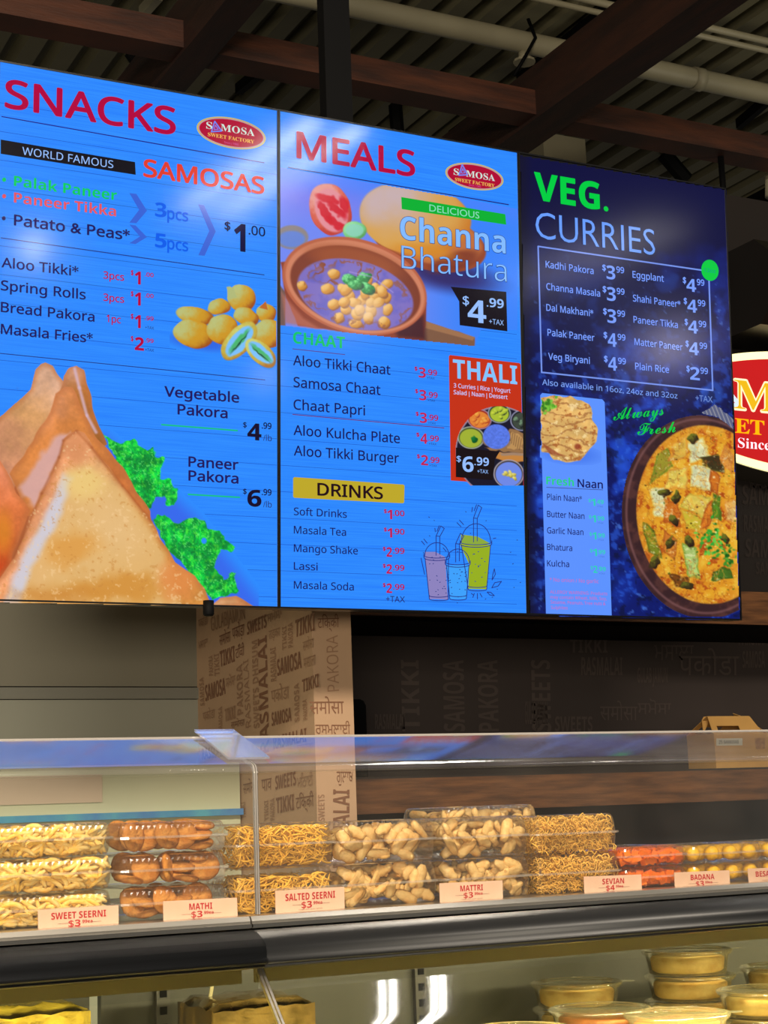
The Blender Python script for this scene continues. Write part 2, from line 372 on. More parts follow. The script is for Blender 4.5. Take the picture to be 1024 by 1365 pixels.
# pass-through counter with walnut front; open dark space under it
YS = 4.35
zs1 = float(at(740, 1030.5, YS)[2]); zs0 = float(at(740, 1076, YS)[2])
ct = empty('pass_through_counter', (2.4, YS, 0), 'walnut-fronted counter on the dark wall with the kraft box on top', 'counter')
xl = XP2+.002
MB().box(xl, 7, YS, YS+.03, zs0, zs1-.004).build('wood_front', M_wood, ct)
MB().box(xl, 7, YS+.001, YB1-.002, zs1-.004, zs1+.002).build('worktop', mat('dark_worktop', (50, 42, 38), rough=.3), ct)
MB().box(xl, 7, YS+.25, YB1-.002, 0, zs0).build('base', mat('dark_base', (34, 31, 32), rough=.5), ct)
# black rounded equipment back beside the partition
e0 = at(468, 932, 4.55); e1 = at(490, 1004, 4.55)
mb = MB(); zz0, zz1 = zs1+.003, e0[2]
prof = [(e0[0], zz0), (e1[0], zz0), (e1[0], zz1-.02), (e1[0]-.008, zz1-.005), (e1[0]-.02, zz1), (e0[0], zz1)]
n = len(prof); mb.add([(a, 4.55, z) for a, z in prof]+[(a, 4.60, z) for a, z in prof], [tuple(range(n)), tuple(range(n, 2*n))[::-1]]+[(i, n+i, n+(i+1) % n, (i+1) % n) for i in range(n)])
tag(mb.build('monitor_back', M_black), 'black round-cornered monitor back beside the printed partition', 'monitor')
# cable glimpsed under third screen
# ================================================================== partition words
def pw(s, p0, p1, pc, side, ink=None, st='B'):
    f = (lambda p: atx(p[0], p[1], XP1-.002)) if side == 'L' else (lambda p: at(p[0], p[1], YP-.002))
    word('printed_word', s, f(p0), f(p1), f(pc), ink or M_ink, part, st)
cx = lambda x, y: (250+x/4.096, 800+y/4.096)
def pwc(s, a, b, c, side, ink=None, st='B'): pw(s, cx(*a), cx(*b), cx(*c), side, ink, st)
L = 'L'; R = 'R'
pwc('SWEETS', (325, 190), (430, 148), (325, 120), L)
pwc('GULABJAMUN', (130, 170), (312, 100), (125, 95), L, M_ink2, 'R')
pwc('TIKKI', (588, 205), (695, 163), (588, 110), L)
pwc('TIKKI', (178, 365), (258, 335), (175, 280), L)
pwc('SAMOSA', (490, 415), (622, 370), (488, 325), L)
pwc('SAMOSA', (97, 552), (207, 512), (95, 465), L)
pwc('SAMOSA', (460, 688), (567, 660), (458, 615), L)
pwc('RASMALAI', (445, 830), (430, 190), (398, 845), L)
pwc('SWEETS DHISUM', (392, 695), (380, 215), (362, 702), L, M_ink2)
pwc('PAKORA', (303, 620), (297, 345), (272, 630), L, M_ink2)
pwc('RASMALAI', (345, 690), (330, 320), (318, 700), L, M_ink2, 'R')
pwc('TIKKI', (627, 505), (718, 470), (625, 435), L)
pwc('RASMALAI', (470, 815), (650, 770), (468, 745), L)
pwc('RASMALAI', (80, 870), (218, 850), (78, 810), L)
pwc('SWEETS', (85, 785), (170, 765), (83, 735), L, M_ink2)
pwc('SWEETS', (480, 1035), (592, 1010), (478, 960), L)
pwc('TIKKI', (485, 1165), (582, 1145), (483, 1080), L)
pwc('SWEETS', (75, 1110), (162, 1090), (73, 1045), L, M_ink2)
pwc('TIKKI', (205, 665), (262, 645), (203, 595), L, M_ink2)
pwc('TIKKI', (80, 1200), (165, 1190), (78, 1140), L, M_ink2)
for s, a, b, c, k in [('समोसा', (175, 250), (235, 225), (173, 190), 0), ('पकोड़ा', (245, 215), (310, 190), (243, 150), 0), ('पकोडा', (458, 560), (555, 535), (455, 490), 1), ('ਸਮੋਸਾ', (435, 125), (515, 95), (433, 75), 1), ('ਟਿੱਕੀ', (262, 320), (310, 300), (260, 265), 0), ('समोसा', (630, 280), (690, 258), (628, 225), 1), ('मसाला', (635, 375), (700, 352), (633, 315), 1), ('पकोडा', (85, 660), (150, 640), (83, 612), 1), ('समोसा', (238, 700), (312, 682), (236, 665), 0), ('तड़का', (445, 215), (505, 195), (443, 165), 1), ('समोसा', (305, 1060), (375, 1045), (303, 1000), 0), ('पाव', (405, 1045), (460, 1035), (403, 975), 0), ('ਮਿਠਾਈ', (600, 1025), (685, 1010), (598, 965), 1), ('टिक्की', (592, 1140), (690, 1125), (590, 1075), 0), ('ਸਮੋਸਾ', (160, 1175), (290, 1150), (158, 1115), 1), ('पकोडा', (600, 830), (690, 815), (598, 790), 1), ('पकोडा', (60, 150), (110, 130), (58, 105), 1), ('ਮਸਾਲਾ', (60, 270), (110, 250), (58, 225), 1), ('ਸਮੋਸਾ', (210, 480), (262, 460), (208, 425), 1)]:
    pwc(s, a, b, c, L, M_ink2 if k else M_ink, 'x')
for s, a, b, c in [('RASMALAI', (485, 440), (480, 255), (455, 448)), ('TIKKI', (175, 410), (170, 290), (148, 415)), ('PAKORA', (575, 255), (572, 120), (550, 262)), ('TIKKI', (540, 268), (538, 140), (518, 275)), ('SAMOSA', (610, 660), (606, 450), (585, 668)), ('PAKORA', (655, 650), (650, 540), (632, 655)), ('SAMOSA', (92, 575), (86, 420), (70, 580)), ('TIKKI', (320, 1190), (312, 1100), (292, 1195)), ('PAKORA', (475, 1200), (473, 1080), (452, 1205)), ('TIKKI', (442, 1200), (440, 1090), (420, 1205)), ('SAMOSA', (190, 720), (188, 580), (170, 725)), ('PAKORA', (140, 410), (136, 300), (118, 415))]:
    pwc(s, a, b, c, L, M_ink2)
pwc('टिक्की', (712, 152), (828, 148), (711, 95), R, None, 'x')
pwc('PAKORA', (828, 495), (820, 190), (765, 500), R, M_ink2, 'R')
pwc('समोसा', (668, 620), (855, 618), (666, 548), R, None, 'x')
pwc('ਰਸਮਲਾਈ', (700, 730), (890, 730), (698, 675), R, None, 'x')
pwc('ਗੁਲਾਬ', (815, 995), (905, 995), (814, 930), R, None, 'x')
pwc('RASMALAI', (885, 1460), (885, 1035), (795, 1460), R)
pwc('SWEETS', (750, 1205), (748, 1060), (715, 1208), R, M_ink2)

# ================================================================== SCREENS
TH = 0.05776; WS = .70; HS = WS*16/9
SY, SZ, SX = 3.5285, 2.6568-1.55+CAMZ, 1.5509
eu = np.array([0, -sin(TH), cos(TH)]); en = np.array([0, -cos(TH), -sin(TH)])   # up along the tilted face, outward normal
SP = np.array([SX, SY, SZ])
def sp(x, y, k=1): return hit(x, y, SP+en*(.0005*k), en)
def spx(x, y, x1, k=1):
    """point at image column x1 on the level line through (x, y)"""
    A = sp(x, y, k); d = np.array([1., 0, 0])
    # solve column of A + t*d
    q = A-EYE; a = (q @ RT)*FPX-(x1-512)*(q @ FW); b = (d @ RT)*FPX-(x1-512)*(d @ FW)
    return A-d*(a/b)
M_bez = mat('black_bezel', (8, 8, 10), rough=.3)
def make_screen(k, label):
    xa = SX-WS+k*WS; root = empty('menu_screen', (xa+WS/2, SY, SZ), label, 'screen', 'row of three menu screens')
    o = np.array([xa, SY, SZ])
    def P(u, v, d): return o+np.array([1, 0, 0])*u+eu*v+en*d
    h = HS/2
    def slab(name, u0, u1, v0, v1, d0, d1, m, nm=None):
        V = [P(u, v, d) for u in (u0, u1) for v in (v0, v1) for d in (d0, d1)]
        return mk(name, V, BOXF, m, root)
    slab('housing', .0005, WS-.0005, -h, h, -.06, -.002, M_bez)
    b = .0042
    slab('bezel', .0003, b, -h, h, -.002, .002, M_bez); slab('bezel', WS-b, WS-.0003, -h, h, -.002, .002, M_bez)
    slab('bezel', b, WS-b, h-b, h, -.002, .002, M_bez); slab('bezel', b, WS-b, -h, -h+b, -.002, .002, M_bez)
    return root, P
S1, P1_ = make_screen(0, 'left menu screen headed SNACKS, blue with a pile of samosas')
S2, P2_ = make_screen(1, 'middle menu screen headed MEALS, blue with a bowl of chickpea curry')
S3, P3_ = make_screen(2, 'right menu screen headed VEG. CURRIES, dark navy with a curry bowl')
BLUE = (42, 140, 255)
BG = mat('display_blue', (3, 3, 4), rough=.12, emit=BLUE)
def bgmat():
    nt = BG.node_tree; N = nt.nodes; K = nt.links; b = N['Principled BSDF']
    tc = N.new('ShaderNodeTexCoord'); mp = N.new('ShaderNodeMapping'); mp.inputs['Scale'].default_value = (1.2, 1, 60)
    nz = N.new('ShaderNodeTexNoise'); nz.inputs['Scale'].default_value = 5; nz.inputs['Detail'].default_value = 5
    K.new(tc.outputs['Object'], mp.inputs[0]); K.new(mp.outputs[0], nz.inputs['Vector'])
    mx = N.new('ShaderNodeMix'); mx.data_type = 'RGBA'; mx.inputs[6].default_value = L4((36, 128, 252)); mx.inputs[7].default_value = L4((48, 144, 255))
    mr = N.new('ShaderNodeMapRange'); mr.inputs[1].default_value = .3; mr.inputs[2].default_value = .7
    K.new(nz.outputs[0], mr.inputs[0]); K.new(mr.outputs[0], mx.inputs[0]); K.new(mx.outputs[2], b.inputs['Emission Color'])
bgmat()
def panel(root, P, m):
    h = HS/2-.004; V = [P(.004, -h, .0001), P(WS-.004, -h, .0001), P(WS-.004, h, .0001), P(.004, h, .0001)]
    return mk('display_panel', V, [(0, 1, 2, 3)], m, root)
panel(S1, P1_, BG); panel(S2, P2_, BG)
# ---- flat shapes on the displays
def spoly(name, pts, col, S, k=2, m=None):
    V = sp(np.array([p[0] for p in pts]), np.array([p[1] for p in pts]), k)
    return mk(name, V, [tuple(range(len(pts)))], m or lit(col), S)
def sline(name, p, q, wpx, col, S, k=2):
    """level rule from p to column q[0]; follows the measured end point"""
    return spoly(name, [(p[0], p[1]-wpx/2), (q[0], q[1]-wpx/2), (q[0], q[1]+wpx/2), (p[0], p[1]+wpx/2)], col, S, k)
def sell(name, cx_, cy_, rx, ry, sh, col, S, k=2, n=48):
    return spoly(name, [(cx_+rx*cos(2*pi*i/n), cy_+ry*sin(2*pi*i/n)+sh*rx*cos(2*pi*i/n)) for i in range(n)], col, S, k)
def stroke(name, lines, wpx, col, S, k=6):
    mb = MB()
    for pts in lines:
        pts = [np.array(p, float) for p in pts]
        for a, b in zip(pts[:-1], pts[1:]):
            d = b-a; l = np.linalg.norm(d)
            if l < 1e-6: continue
            n = np.array([-d[1], d[0]])/l*wpx/2; d = d/l*wpx*.3
            c = np.array([a-d+n, b+d+n, b+d-n, a-d-n])
            mb.add(sp(c[:, 0], c[:, 1], k), [(0, 1, 2, 3)])
    return mb.build(name, lit(col), S)
def t(S, s, x0, y0, x1, cap, col, st='R', off=.008, k=4, name='menu_text', y1=None):
    if name == 'price' and st == 'R': off = max(off, .024)
    A = sp(x0, y0, k); B = spx(x0, y0, x1, k) if y1 is None else sp(x1, y1, k); C = A+eu*(np.linalg.norm(sp(x0, y0-cap, k)-A))
    return word(name, s, A, B, C, lit(col), S, st, off)
NAVY = (34, 24, 92); CRIM = (176, 8, 62); LB = (150, 190, 255)
# plank joints across the blue displays
for S, xa, xb in ((S1, -40, 369), (S2, 373, 689)):
    for i in range(-3, 19):
        y0 = 520.5-35*4.2+i*35.2-70
        xr = 369 if S is S1 else 373
        ya = 96 if S is S1 else 150
        if y0 < ya+70 or y0 > 800: continue
        A = sp(xr, y0, 1); B = spx(xr, y0, xa if S is S1 else xb, 1); dz = eu*.0011
        mk('plank_joint', [A, B, B+dz, A+dz], [(0, 1, 2, 3)], lit((22, 84, 196)), S)
def logo(S, cx_, cy_, a, b, sm, sw, si, tri, sh=.165):
    sell('logo_rim', cx_, cy_, a, b, sh, (206, 190, 70), S, 2); sell('logo_ring', cx_, cy_, a*.965, b*.94, sh, (190, 150, 160), S, 3); sell('logo_oval', cx_, cy_, a*.925, b*.86, sh, (176, 0, 50), S, 4)
    t(S, 'S', sm[0], sm[1], sm[0]+(sm[2]-sm[0])*.125, sm[3], (206, 226, 220), 'S', .0, 6, 'logo_text')
    fx = sm[0]+(sm[2]-sm[0])*.30; fy = sm[1]+(sm[2]-sm[0])*.30*.155
    t(S, 'MOSA', fx, fy, sm[2], sm[3], (206, 226, 220), 'S', .0, 6, 'logo_text')
    t(S, 'SWEET FACTORY', sw[0], sw[1], sw[2], sw[3], (240, 190, 90), 'S', .0, 6, 'logo_text')
    t(S, 'Since | 1980', si[0], si[1], si[2], si[3], (220, 80, 170), 'R', .0, 6, 'logo_text')
    stroke('logo_triangle', [tri+[tri[0]]], 1.7, (110, 130, 240), S, 6)
    g = np.mean(tri, axis=0); t2 = [tuple(g+(np.array(p)-g)*.42) for p in tri]
    stroke('logo_triangle', [t2+[t2[0]]], 1.0, (110, 130, 240), S, 7)

# ---- screen 1
t(S1, 'SNACKS', 6, 142.5, 234.5, 37, CRIM, 'R', .022, name='heading')
sline('rule', (2, 155.3), (352.5, 217), 1.3, (30, 20, 130), S1)
logo(S1, 308.3, 177.3, 46, 20.5, (275, 171, 339.5, 9), (277.2, 181.3, 339, 4.8), (299, 190.8, 318, 2.6), [(286.3, 161.8), (295.4, 174.6), (282, 175.6)])
spoly('banner', [(1, 186), (180, 216), (181, 233), (1, 205)], (12, 8, 20), S1)
t(S1, 'WORLD FAMOUS', 29.7, 206, 151, 10.3, LB, 'R', 0)
t(S1, 'SAMOSAS', 191, 234.5, 352.5, 22.5, (222, 62, 44), 'R', .026, name='heading')
for y in (239.5, 261.5): sell('bullet', 5.5, y, 2.6, 2.8, 0, (0, 200, 90) if y < 250 else (220, 80, 90), S1)
sell('bullet', 5, 291, 2.6, 2.8, 0, NAVY, S1)
t(S1, 'Palak Paneer', 18.5, 247.6, 155.8, 13.5, (0, 205, 90), 'B', 0)
t(S1, 'Paneer Tikka', 18.5, 269.8, 154.7, 13.5, (224, 84, 92), 'B', 0)
t(S1, 'Patato & Peas*', 18.5, 300, 173, 14, NAVY, 'R', .020)
ca = lambda x, y: (x/2.695, 60+y/2.695)
for ch in ([(465, 532), (490, 535), (528, 595), (490, 640), (465, 638), (500, 592)], [(465, 645), (487, 648), (528, 690), (487, 715), (465, 712), (503, 688)], [(712, 572), (733, 575), (775, 670), (735, 757), (713, 755), (752, 668)]):
    p = [ca(*q) for q in ch]; V = sp(np.array([a[0] for a in p]), np.array([a[1] for a in p]), 2)
    mk('chevron', V, [(0, 1, 2, 5), (2, 3, 4, 5)], lit((52, 96, 214)), S1)
DB = (14, 92, 236)
t(S1, '3', 206.7, 288, 222, 18.5, DB, 'B'); t(S1, 'pcs', 223, 291.5, 251, 15, DB, 'R', .02)
t(S1, '5', 206.7, 329, 222, 18.5, DB, 'B'); t(S1, 'pcs', 223, 331.5, 251, 15, DB, 'R', .02)
DK = (20, 12, 60)
t(S1, '$', 299.4, 305.6, 307.3, 11, DK, 'R', .02); t(S1, '1', 312, 333.5, 327.3, 36, DK, 'B', .01); t(S1, '.00', 331.4, 312.3, 353.6, 12, DK, 'R', .012)
sline('rule', (1, 317), (352.5, 366.5), 1.1, (30, 30, 120), S1)
for s, x0, y0, x1 in (('Aloo Tikki*', 1.9, 356, 104.6), ('Spring Rolls', 1, 386.5, 114.3), ('Bread Pakora', 1, 415.5, 126), ('Masala Fries*', 1, 444.8, 123.6)):
    t(S1, s, x0, y0, x1, 13, NAVY, 'R', .016)
for s, x0, y0, x1 in (('3pcs', 137.7, 371, 165.5), ('3pcs', 137.7, 400.6, 165.5), ('1pc', 142, 429, 161)): t(S1, s, x0, y0, x1, 9.5, CRIM, 'R', .015)
for i, y in enumerate((378.4, 406.4, 436.6, 466.3)):
    t(S1, '$', 174.4, y-12.2, 178, 6.5, CRIM, name='price'); t(S1, '1' if i < 3 else '2', 179.6, y, 187.6 if i < 3 else 192, 17, CRIM, 'B', name='price')
    t(S1, '.00' if i < 2 else '.99', 193.2, y-10.3, 204.8, 5.2, CRIM, name='price')
    if i > 1: t(S1, '+TAX', 193.5, y+1.5, 205.2, 3.8, NAVY, 'R', 0)
sline('rule', (0, 471), (353.6, 506.4), 1.0, (30, 40, 120), S1)
for s, x0, y0, x1 in (('Vegetable', 219, 528, 319), ('Pakora', 236.7, 552, 303.5), ('Paneer', 251.2, 621.8, 318), ('Pakora', 251.2, 640.3, 318)): t(S1, s, x0, y0, x1, 13.2, NAVY, 'R', .022)
sline('green_rule', (215, 566), (317, 574), 2.0, (20, 190, 130), S1); sline('green_rule', (250.5, 659), (320, 663), 2.0, (20, 190, 130), S1)
for d, y in (('4', 585.8), ('6', 674.5)):
    t(S1, '$', 324, y-16.5, 329, 7, DK); t(S1, d, 329.8, y, 348.6, 22, (24, 14, 44), 'B', name='price'); t(S1, '.99', 349, y-14.8, 362, 8, DK, name='price'); t(S1, '/lb', 351, y+1.5, 362.3, 8, NAVY, 'R', 0)

# ---- screen 2
t(S2, 'MEALS', 395.2, 209.6, 553.8, 34, CRIM, 'R', .024, name='heading')
sline('rule', (384, 223), (678.5, 272.9), 1.3, (30, 20, 110), S2, 5)
logo(S2, 632.6, 235.3, 38.7, 17.5, (605, 232.6, 660, 8.3), (606.8, 241.2, 659.4, 4.5), (624.9, 247.4, 641.3, 2.2), [(616.3, 219.5), (623.4, 232.9), (611.9, 233.6)], .15)
spoly('green_banner', [(535, 262.6), (673.7, 285.5), (675, 299.5), (535.7, 278.7)], (0, 176, 50), S2, 5)
t(S2, 'DELICIOUS', 572.6, 281.4, 639.2, 9, (140, 220, 190), 'L', 0, 7)
for s, x0, y0, x1, cp, st, of in (('Channa', 533.6, 318, 674.4, 30.5, 'B', 0.0), ('Bhatura', 535.7, 357.3, 675.5, 30, 'R', -.010)):
    t(S2, s, x0-.6, y0, x1+.6, cp, (30, 50, 120), st, of+.016, 7, 'heading'); t(S2, s, x0, y0, x1, cp, (130, 186, 255), st, of, 8, 'heading')
p = [(601, 382.2), (675, 389), (676.5, 441.7), (613, 433.5), (612.2, 401.7)]
V = sp(np.array([a[0] for a in p]), np.array([a[1] for a in p]), 5); mk('price_tag', V, [(0, 1, 2, 4), (2, 3, 4)], lit((16, 8, 22)), S2)
t(S2, '$', 617, 405.5, 625.5, 12, LB, 'B', 0, 7); t(S2, '4', 623.8, 428.5, 648.5, 30, LB, 'B', 0, 7, 'price'); t(S2, '.99', 649, 408.5, 671.7, 12, LB, 'B', 0, 7, 'price'); t(S2, '+TAX', 652.2, 431.6, 671.7, 7, LB, 'R', 0, 7)
t(S2, 'CHAAT', 390.8, 457.3, 460, 15.5, (0, 196, 100), 'B', 0, name='heading')
sline('rule', (390, 465), (460, 472.7), .9, (90, 40, 110), S2)
for s, x0, y0, x1 in (('Aloo Tikki Chaat', 390.8, 486.6, 520.6), ('Samosa Chaat', 391.4, 515.6, 507.3), ('Chaat Papri', 391.4, 545.5, 486.8), ('Aloo Kulcha Plate', 391.4, 579.7, 533.3), ('Aloo Tikki Burger', 391.8, 607, 532)): t(S2, s, x0, y0, x1, 13.2, (26, 20, 84), 'R', .01)
sline('rule', (390, 552.4), (592.4, 570.5), 1, (110, 30, 90), S2)
for i, (d, y) in enumerate((('3', 503), ('3', 533), ('3', 563.3), ('4', 591), ('2', 619.9))):
    x = i*.8
    t(S2, '$', 552.7+x, y-9.6, 556.8+x, 5, CRIM, name='price'); t(S2, d, 558.2+x, y, 567.8+x, 13.5, (190, 30, 80), 'B', 0, name='price'); t(S2, '.99', 568.6+x, y-3.6, 582.8+x, 7.2, CRIM, name='price'); t(S2, '+TAX', 569.5+x, y+1.8, 579.5+x, 2.8, NAVY, 'R', 0)
spoly('yellow_banner', [(390.8, 637.5), (392.4, 635.9), (538, 645.9), (539.4, 647.6), (538.9, 669.6), (537.2, 671), (392.4, 663.6), (390.8, 662)], (190, 168, 40), S2)
t(S2, 'DRINKS', 423.2, 660, 510.7, 16, (36, 14, 24), 'R', .022, name='heading')
for s, y0, x1 in (('Soft Drinks', 686.5, 462.5), ('Masala Tea', 711, 461.5), ('Mango Shake', 735.4, 477.2), ('Lassi', 759.3, 423.6), ('Masala Soda', 784.6, 471.8)): t(S2, s, 391.8, y0, x1, 10, (26, 24, 96), 'R', .008)
for i, (d, f, y) in enumerate((('1', '.00', 691.8), ('1', '.90', 716.3), ('2', '.99', 742), ('2', '.99', 764.6), ('2', '.99', 790.3))):
    t(S2, '$', 512-(i > 1)*1.5, y-8.3, 515.8-(i > 1)*1.5, 5, CRIM, name='price'); t(S2, d, 516.5-(i > 1)*1.2, y, 523-(i > 1)*.2, 12.5, (190, 20, 76), 'B', 0, name='price'); t(S2, f, 524, y-4.5, 539.3, 7.2, CRIM, name='price')
t(S2, '+TAX', 514.8, 802.3, 540, 8, NAVY, 'L', 0)
# thali card
spoly('thali_card', [(598.5, 475), (600, 473.2), (692.5, 484), (694.3, 486), (698.2, 647.3), (601, 640.5)], (196, 48, 18), S2, 2)
t(S2, 'THALI', 604.2, 503.8, 689.7, 25, (130, 196, 255), 'B', 0, 5, 'heading')
t(S2, '3 Curries | Rice | Yogurt', 604.9, 516.4, 680.7, 5.6, (190, 200, 250), 'R', .01, 5); t(S2, 'Salad | Naan | Dessert', 604.9, 525.3, 676.8, 5.6, (190, 200, 250), 'R', .01, 5)
spoly('price_tag', [(607.8, 596.6), (666.2, 601.9), (659.6, 613), (657, 640), (607.8, 635.9)], (20, 8, 14), S2, 6)
t(S2, '$', 608.8, 615, 614.8, 8, LB, 'B', 0, 8); t(S2, '6', 616.8, 628.4, 631.5, 20.5, LB, 'B', 0, 8, 'price'); t(S2, '.99', 632.6, 619.9, 652, 11, LB, 'B', 0, 8, 'price'); t(S2, '+TAX', 636.5, 630.4, 651, 5, LB, 'R', 0, 8)
# cup drawing
cg = lambda x, y: (560+x/7.314, 670+y/7.314)
def cp_(pts): return [cg(*p) for p in pts]
spoly('cup_fill', cp_([(385, 400), (690, 410), (652, 845), (470, 840), (480, 600)]), (150, 176, 30), S2, 3)
spoly('cup_fill', cp_([(400, 310), (560, 330), (690, 400), (540, 425), (395, 395)]), (140, 170, 60), S2, 3)
spoly('cup_fill', cp_([(45, 480), (150, 480), (245, 530), (272, 945), (92, 940)]), (140, 130, 190), S2, 3)
spoly('cup_fill', cp_([(250, 610), (480, 610), (450, 940), (292, 940)]), (60, 160, 252), S2, 4)
def arc(cx_, cy_, rx, ry, a0, a1, n=14): return [(cx_+rx*cos(radians(a0+(a1-a0)*i/n)), cy_+ry*sin(radians(a0+(a1-a0)*i/n))) for i in range(n+1)]
cl = []
def cup(xl, xr, xlb, xrb, yr, yb, yd, sx, sy, st):
    xm = (xl+xr)/2; hw = (xr-xl)/2
    cl.append(cp_(arc(xm, yr, hw*.93, yr-yd, 180, 360)))                      # dome
    cl.append(cp_(arc(xm, yr, hw, 26, 0, 180))); cl.append(cp_(arc(xm, yr+22, hw*.97, 28, 0, 180))); cl.append(cp_([(xl, yr-14), (xl, yr+20)])); cl.append(cp_([(xr, yr-14), (xr, yr+20)]))
    cl.append(cp_([(xl+12, yr+30), (xlb, yb)])); cl.append(cp_([(xr-12, yr+30), (xrb, yb)])); cl.append(cp_(arc((xlb+xrb)/2, yb, (xrb-xlb)/2, 16, 0, 180))); cl.append(cp_(arc((xlb+xrb)/2, yb-32, (xrb-xlb)/2, 14, 0, 180)))
    cl.append(cp_([(sx-18, yr), (sx-18, sy), (sx+28, st), (sx+62, st+24), (sx+18, sy+6), (sx+18, yr-10)])); cl.append(cp_([(sx-18, sy), (sx+18, sy+4)]))
cup(392, 700, 470, 650, 385, 845, 205, 540, 150, 25)
cup(38, 290, 92, 275, 515, 940, 390, 175, 325, 228)
cup(246, 490, 290, 452, 580, 935, 452, 366, 400, 300)
for a, b in (((505, 90), (512, 45)), ((528, 80), (552, 20)), ((385, 170), (425, 215)), ((360, 195), (400, 235)), ((15, 375), (45, 412)), ((38, 355), (70, 395)), ((225, 440), (255, 475)), ((150, 285), (145, 250)), ((165, 280), (188, 225)), ((500, 885), (520, 900)), ((530, 885), (515, 925)), ((560, 885), (560, 940)), ((585, 885), (605, 920)), ((715, 350), (740, 345)), ((10, 540), (45, 700))):
    cl.append(cp_([a, b]))
for q in ([(700, 830), (730, 780), (795, 768), (760, 815), (700, 830)], [(655, 872), (690, 875), (725, 908), (680, 900), (655, 872)], [(703, 755), (710, 700), (725, 645), (735, 700), (703, 755)]): cl.append(cp_(q))
stroke('cup_outline', cl, 1.0, (34, 44, 130), S2, 6)
random.seed(2)
dots = []
for (x0, x1, y0, y1, n) in ((85, 260, 590, 900, 14), (270, 455, 630, 920, 26), (500, 660, 440, 800, 14), (20, 980, 60, 980, 26)):
    for i in range(n):
        a = (random.uniform(x0, x1), random.uniform(y0, y1)); dots.append(cp_([a, (a[0]+random.uniform(4, 10), a[1]+random.uniform(-6, 6))]))
stroke('cup_speckle', dots, 1.0, (40, 60, 130), S2, 6)

# ---- screen 3
G3 = (0, 204, 66); PW = (122, 158, 255)
t(S3, 'VEG.', 712.8, 265.5, 811.3, 36, G3, 'B', .01, name='heading')
t(S3, 'CURRIES', 714.4, 316.8, 873.8, 35, (104, 156, 255), 'L', -.006, name='heading')
fr = [(717.5, 328.4), (945, 361.5), (950.3, 520.3), (722.2, 496.3)]
stroke('menu_frame', [fr+[fr[0]]], 2.0, (116, 146, 236), S3, 3)
sell('green_disc', 946.6, 360.3, 11.5, 14, .1, G3, S3, 5); t(S3, '12oz', 938.5, 362, 954.5, 5, (20, 160, 120), 'R', .02, 7)
for s, x0, y0, x1 in (('Kadhi Pakora', 727.5, 356.5, 791.6), ('Channa Masala', 728.4, 386, 800.3), ('Dal Makhani*', 728.4, 414, 791.3), ('Palak Paneer', 730, 447.2, 792.8), ('Veg Biryani', 731, 479, 786.6), ('Eggplant', 843.4, 369.9, 885.3), ('Shahi Paneer*', 844, 401.5, 907.5), ('Paneer Tikka', 844.7, 430, 904), ('Matter Paneer', 846, 459.6, 910.3), ('Plain Rice', 846.9, 492.2, 892.2)): t(S3, s, x0, y0, x1, 8.8, PW, 'R', .014)
for i, (d, y) in enumerate((('3', 371.5), ('3', 400.2), ('3', 429.8), ('4', 461.4), ('4', 493.2))):
    x = i*.6; t(S3, '$', 803+x, y-11.5, 808+x, 8, PW, 'R', .02, name='price'); t(S3, d, 808.8+x, y, 820.6+x, 18, PW, 'B', 0, name='price'); t(S3, '99', 821.8+x, y-8.6, 832.3+x, 7.8, PW, 'R', .014, name='price')
for i, (d, y) in enumerate((('4', 387.8), ('4', 415.5), ('4', 443.4), ('4', 472.4), ('2', 505.8))):
    x = i*1.2; t(S3, '$', 910.5+x, y-11, 915+x, 8, PW, 'R', .02, name='price'); t(S3, d, 915.5+x, y, 928.4+x, 17, PW, 'B', 0, name='price'); t(S3, '99', 929.2+x, y-8.2, 939.3+x, 7.8, PW, 'R', .014, name='price')
t(S3, 'Also available in 16oz, 24oz and 32oz', 723, 513, 903.4, 7.6, (120, 156, 240), 'R', .008); t(S3, '+TAX', 927.5, 534.3, 950.3, 8, (110, 140, 210), 'L', 0)
spoly('naan_card', [(720.3, 527), (723, 523.9), (803, 532.3), (806.2, 536), (815.6, 821.2), (728, 818.6)], (92, 146, 255), S3, 2)
t(S3, 'Fresh', 728.5, 645.6, 765.3, 10.5, (40, 205, 130), 'B', 0, 6, 'heading'); t(S3, 'Naan', 770.2, 649, 804, 10.3, (24, 20, 90), 'R', .02, 6, 'heading')
sline('rule', (728.5, 649.6), (804, 653), .8, (60, 70, 130), S3, 4)
for s, y0, x1 in (('Plain Naan*', 666.2, 776), ('Butter Naan', 689, 779.4), ('Garlic Naan', 710.8, 778), ('Bhatura', 733, 763), ('Kulcha', 754.8, 759)): t(S3, s, 729.5, y0, x1, 8, (30, 30, 100), 'R', .010, 6)
for i, (d, f, y) in enumerate((('1', '.49', 674), ('1', '.99', 696), ('1', '.99', 718.8), ('1', '.99', 741), ('2', '.99', 763.6))):
    g = (44, 206, 180); x = i*.7
    t(S3, '$', 784.6+x, y-5, 788+x, 4.5, g, 'B', 0, 6, 'price'); t(S3, d, 788.6+x, y, 794+x, 9.5, g, 'B', 0, 6, 'price'); t(S3, f, 794.5+x, y-2.6, 805+x, 5.6, g, 'B', 0, 6, 'price'); t(S3, '+TAX', 796+x, y+2, 804+x, 2.2, (70, 110, 200), 'R', 0, 6)
SM = (186, 110, 190)
for s, x0, y0, x1, cp in (('* No onion / No garlic', 733, 775, 798.3, 5), ('ALLERGY WARNING: Products', 733.4, 791, 810, 4.2), ('may contain Wheat, Milk, Soy,', 733.8, 797.8, 809, 4.2), ('Sesame, Peanuts, Tree nuts &', 734.2, 804.6, 807.4, 4.2), ('Sulphites', 734.6, 811.8, 757, 4.2)): t(S3, s, x0, y0, x1, cp, SM, 'R', .01, 6)
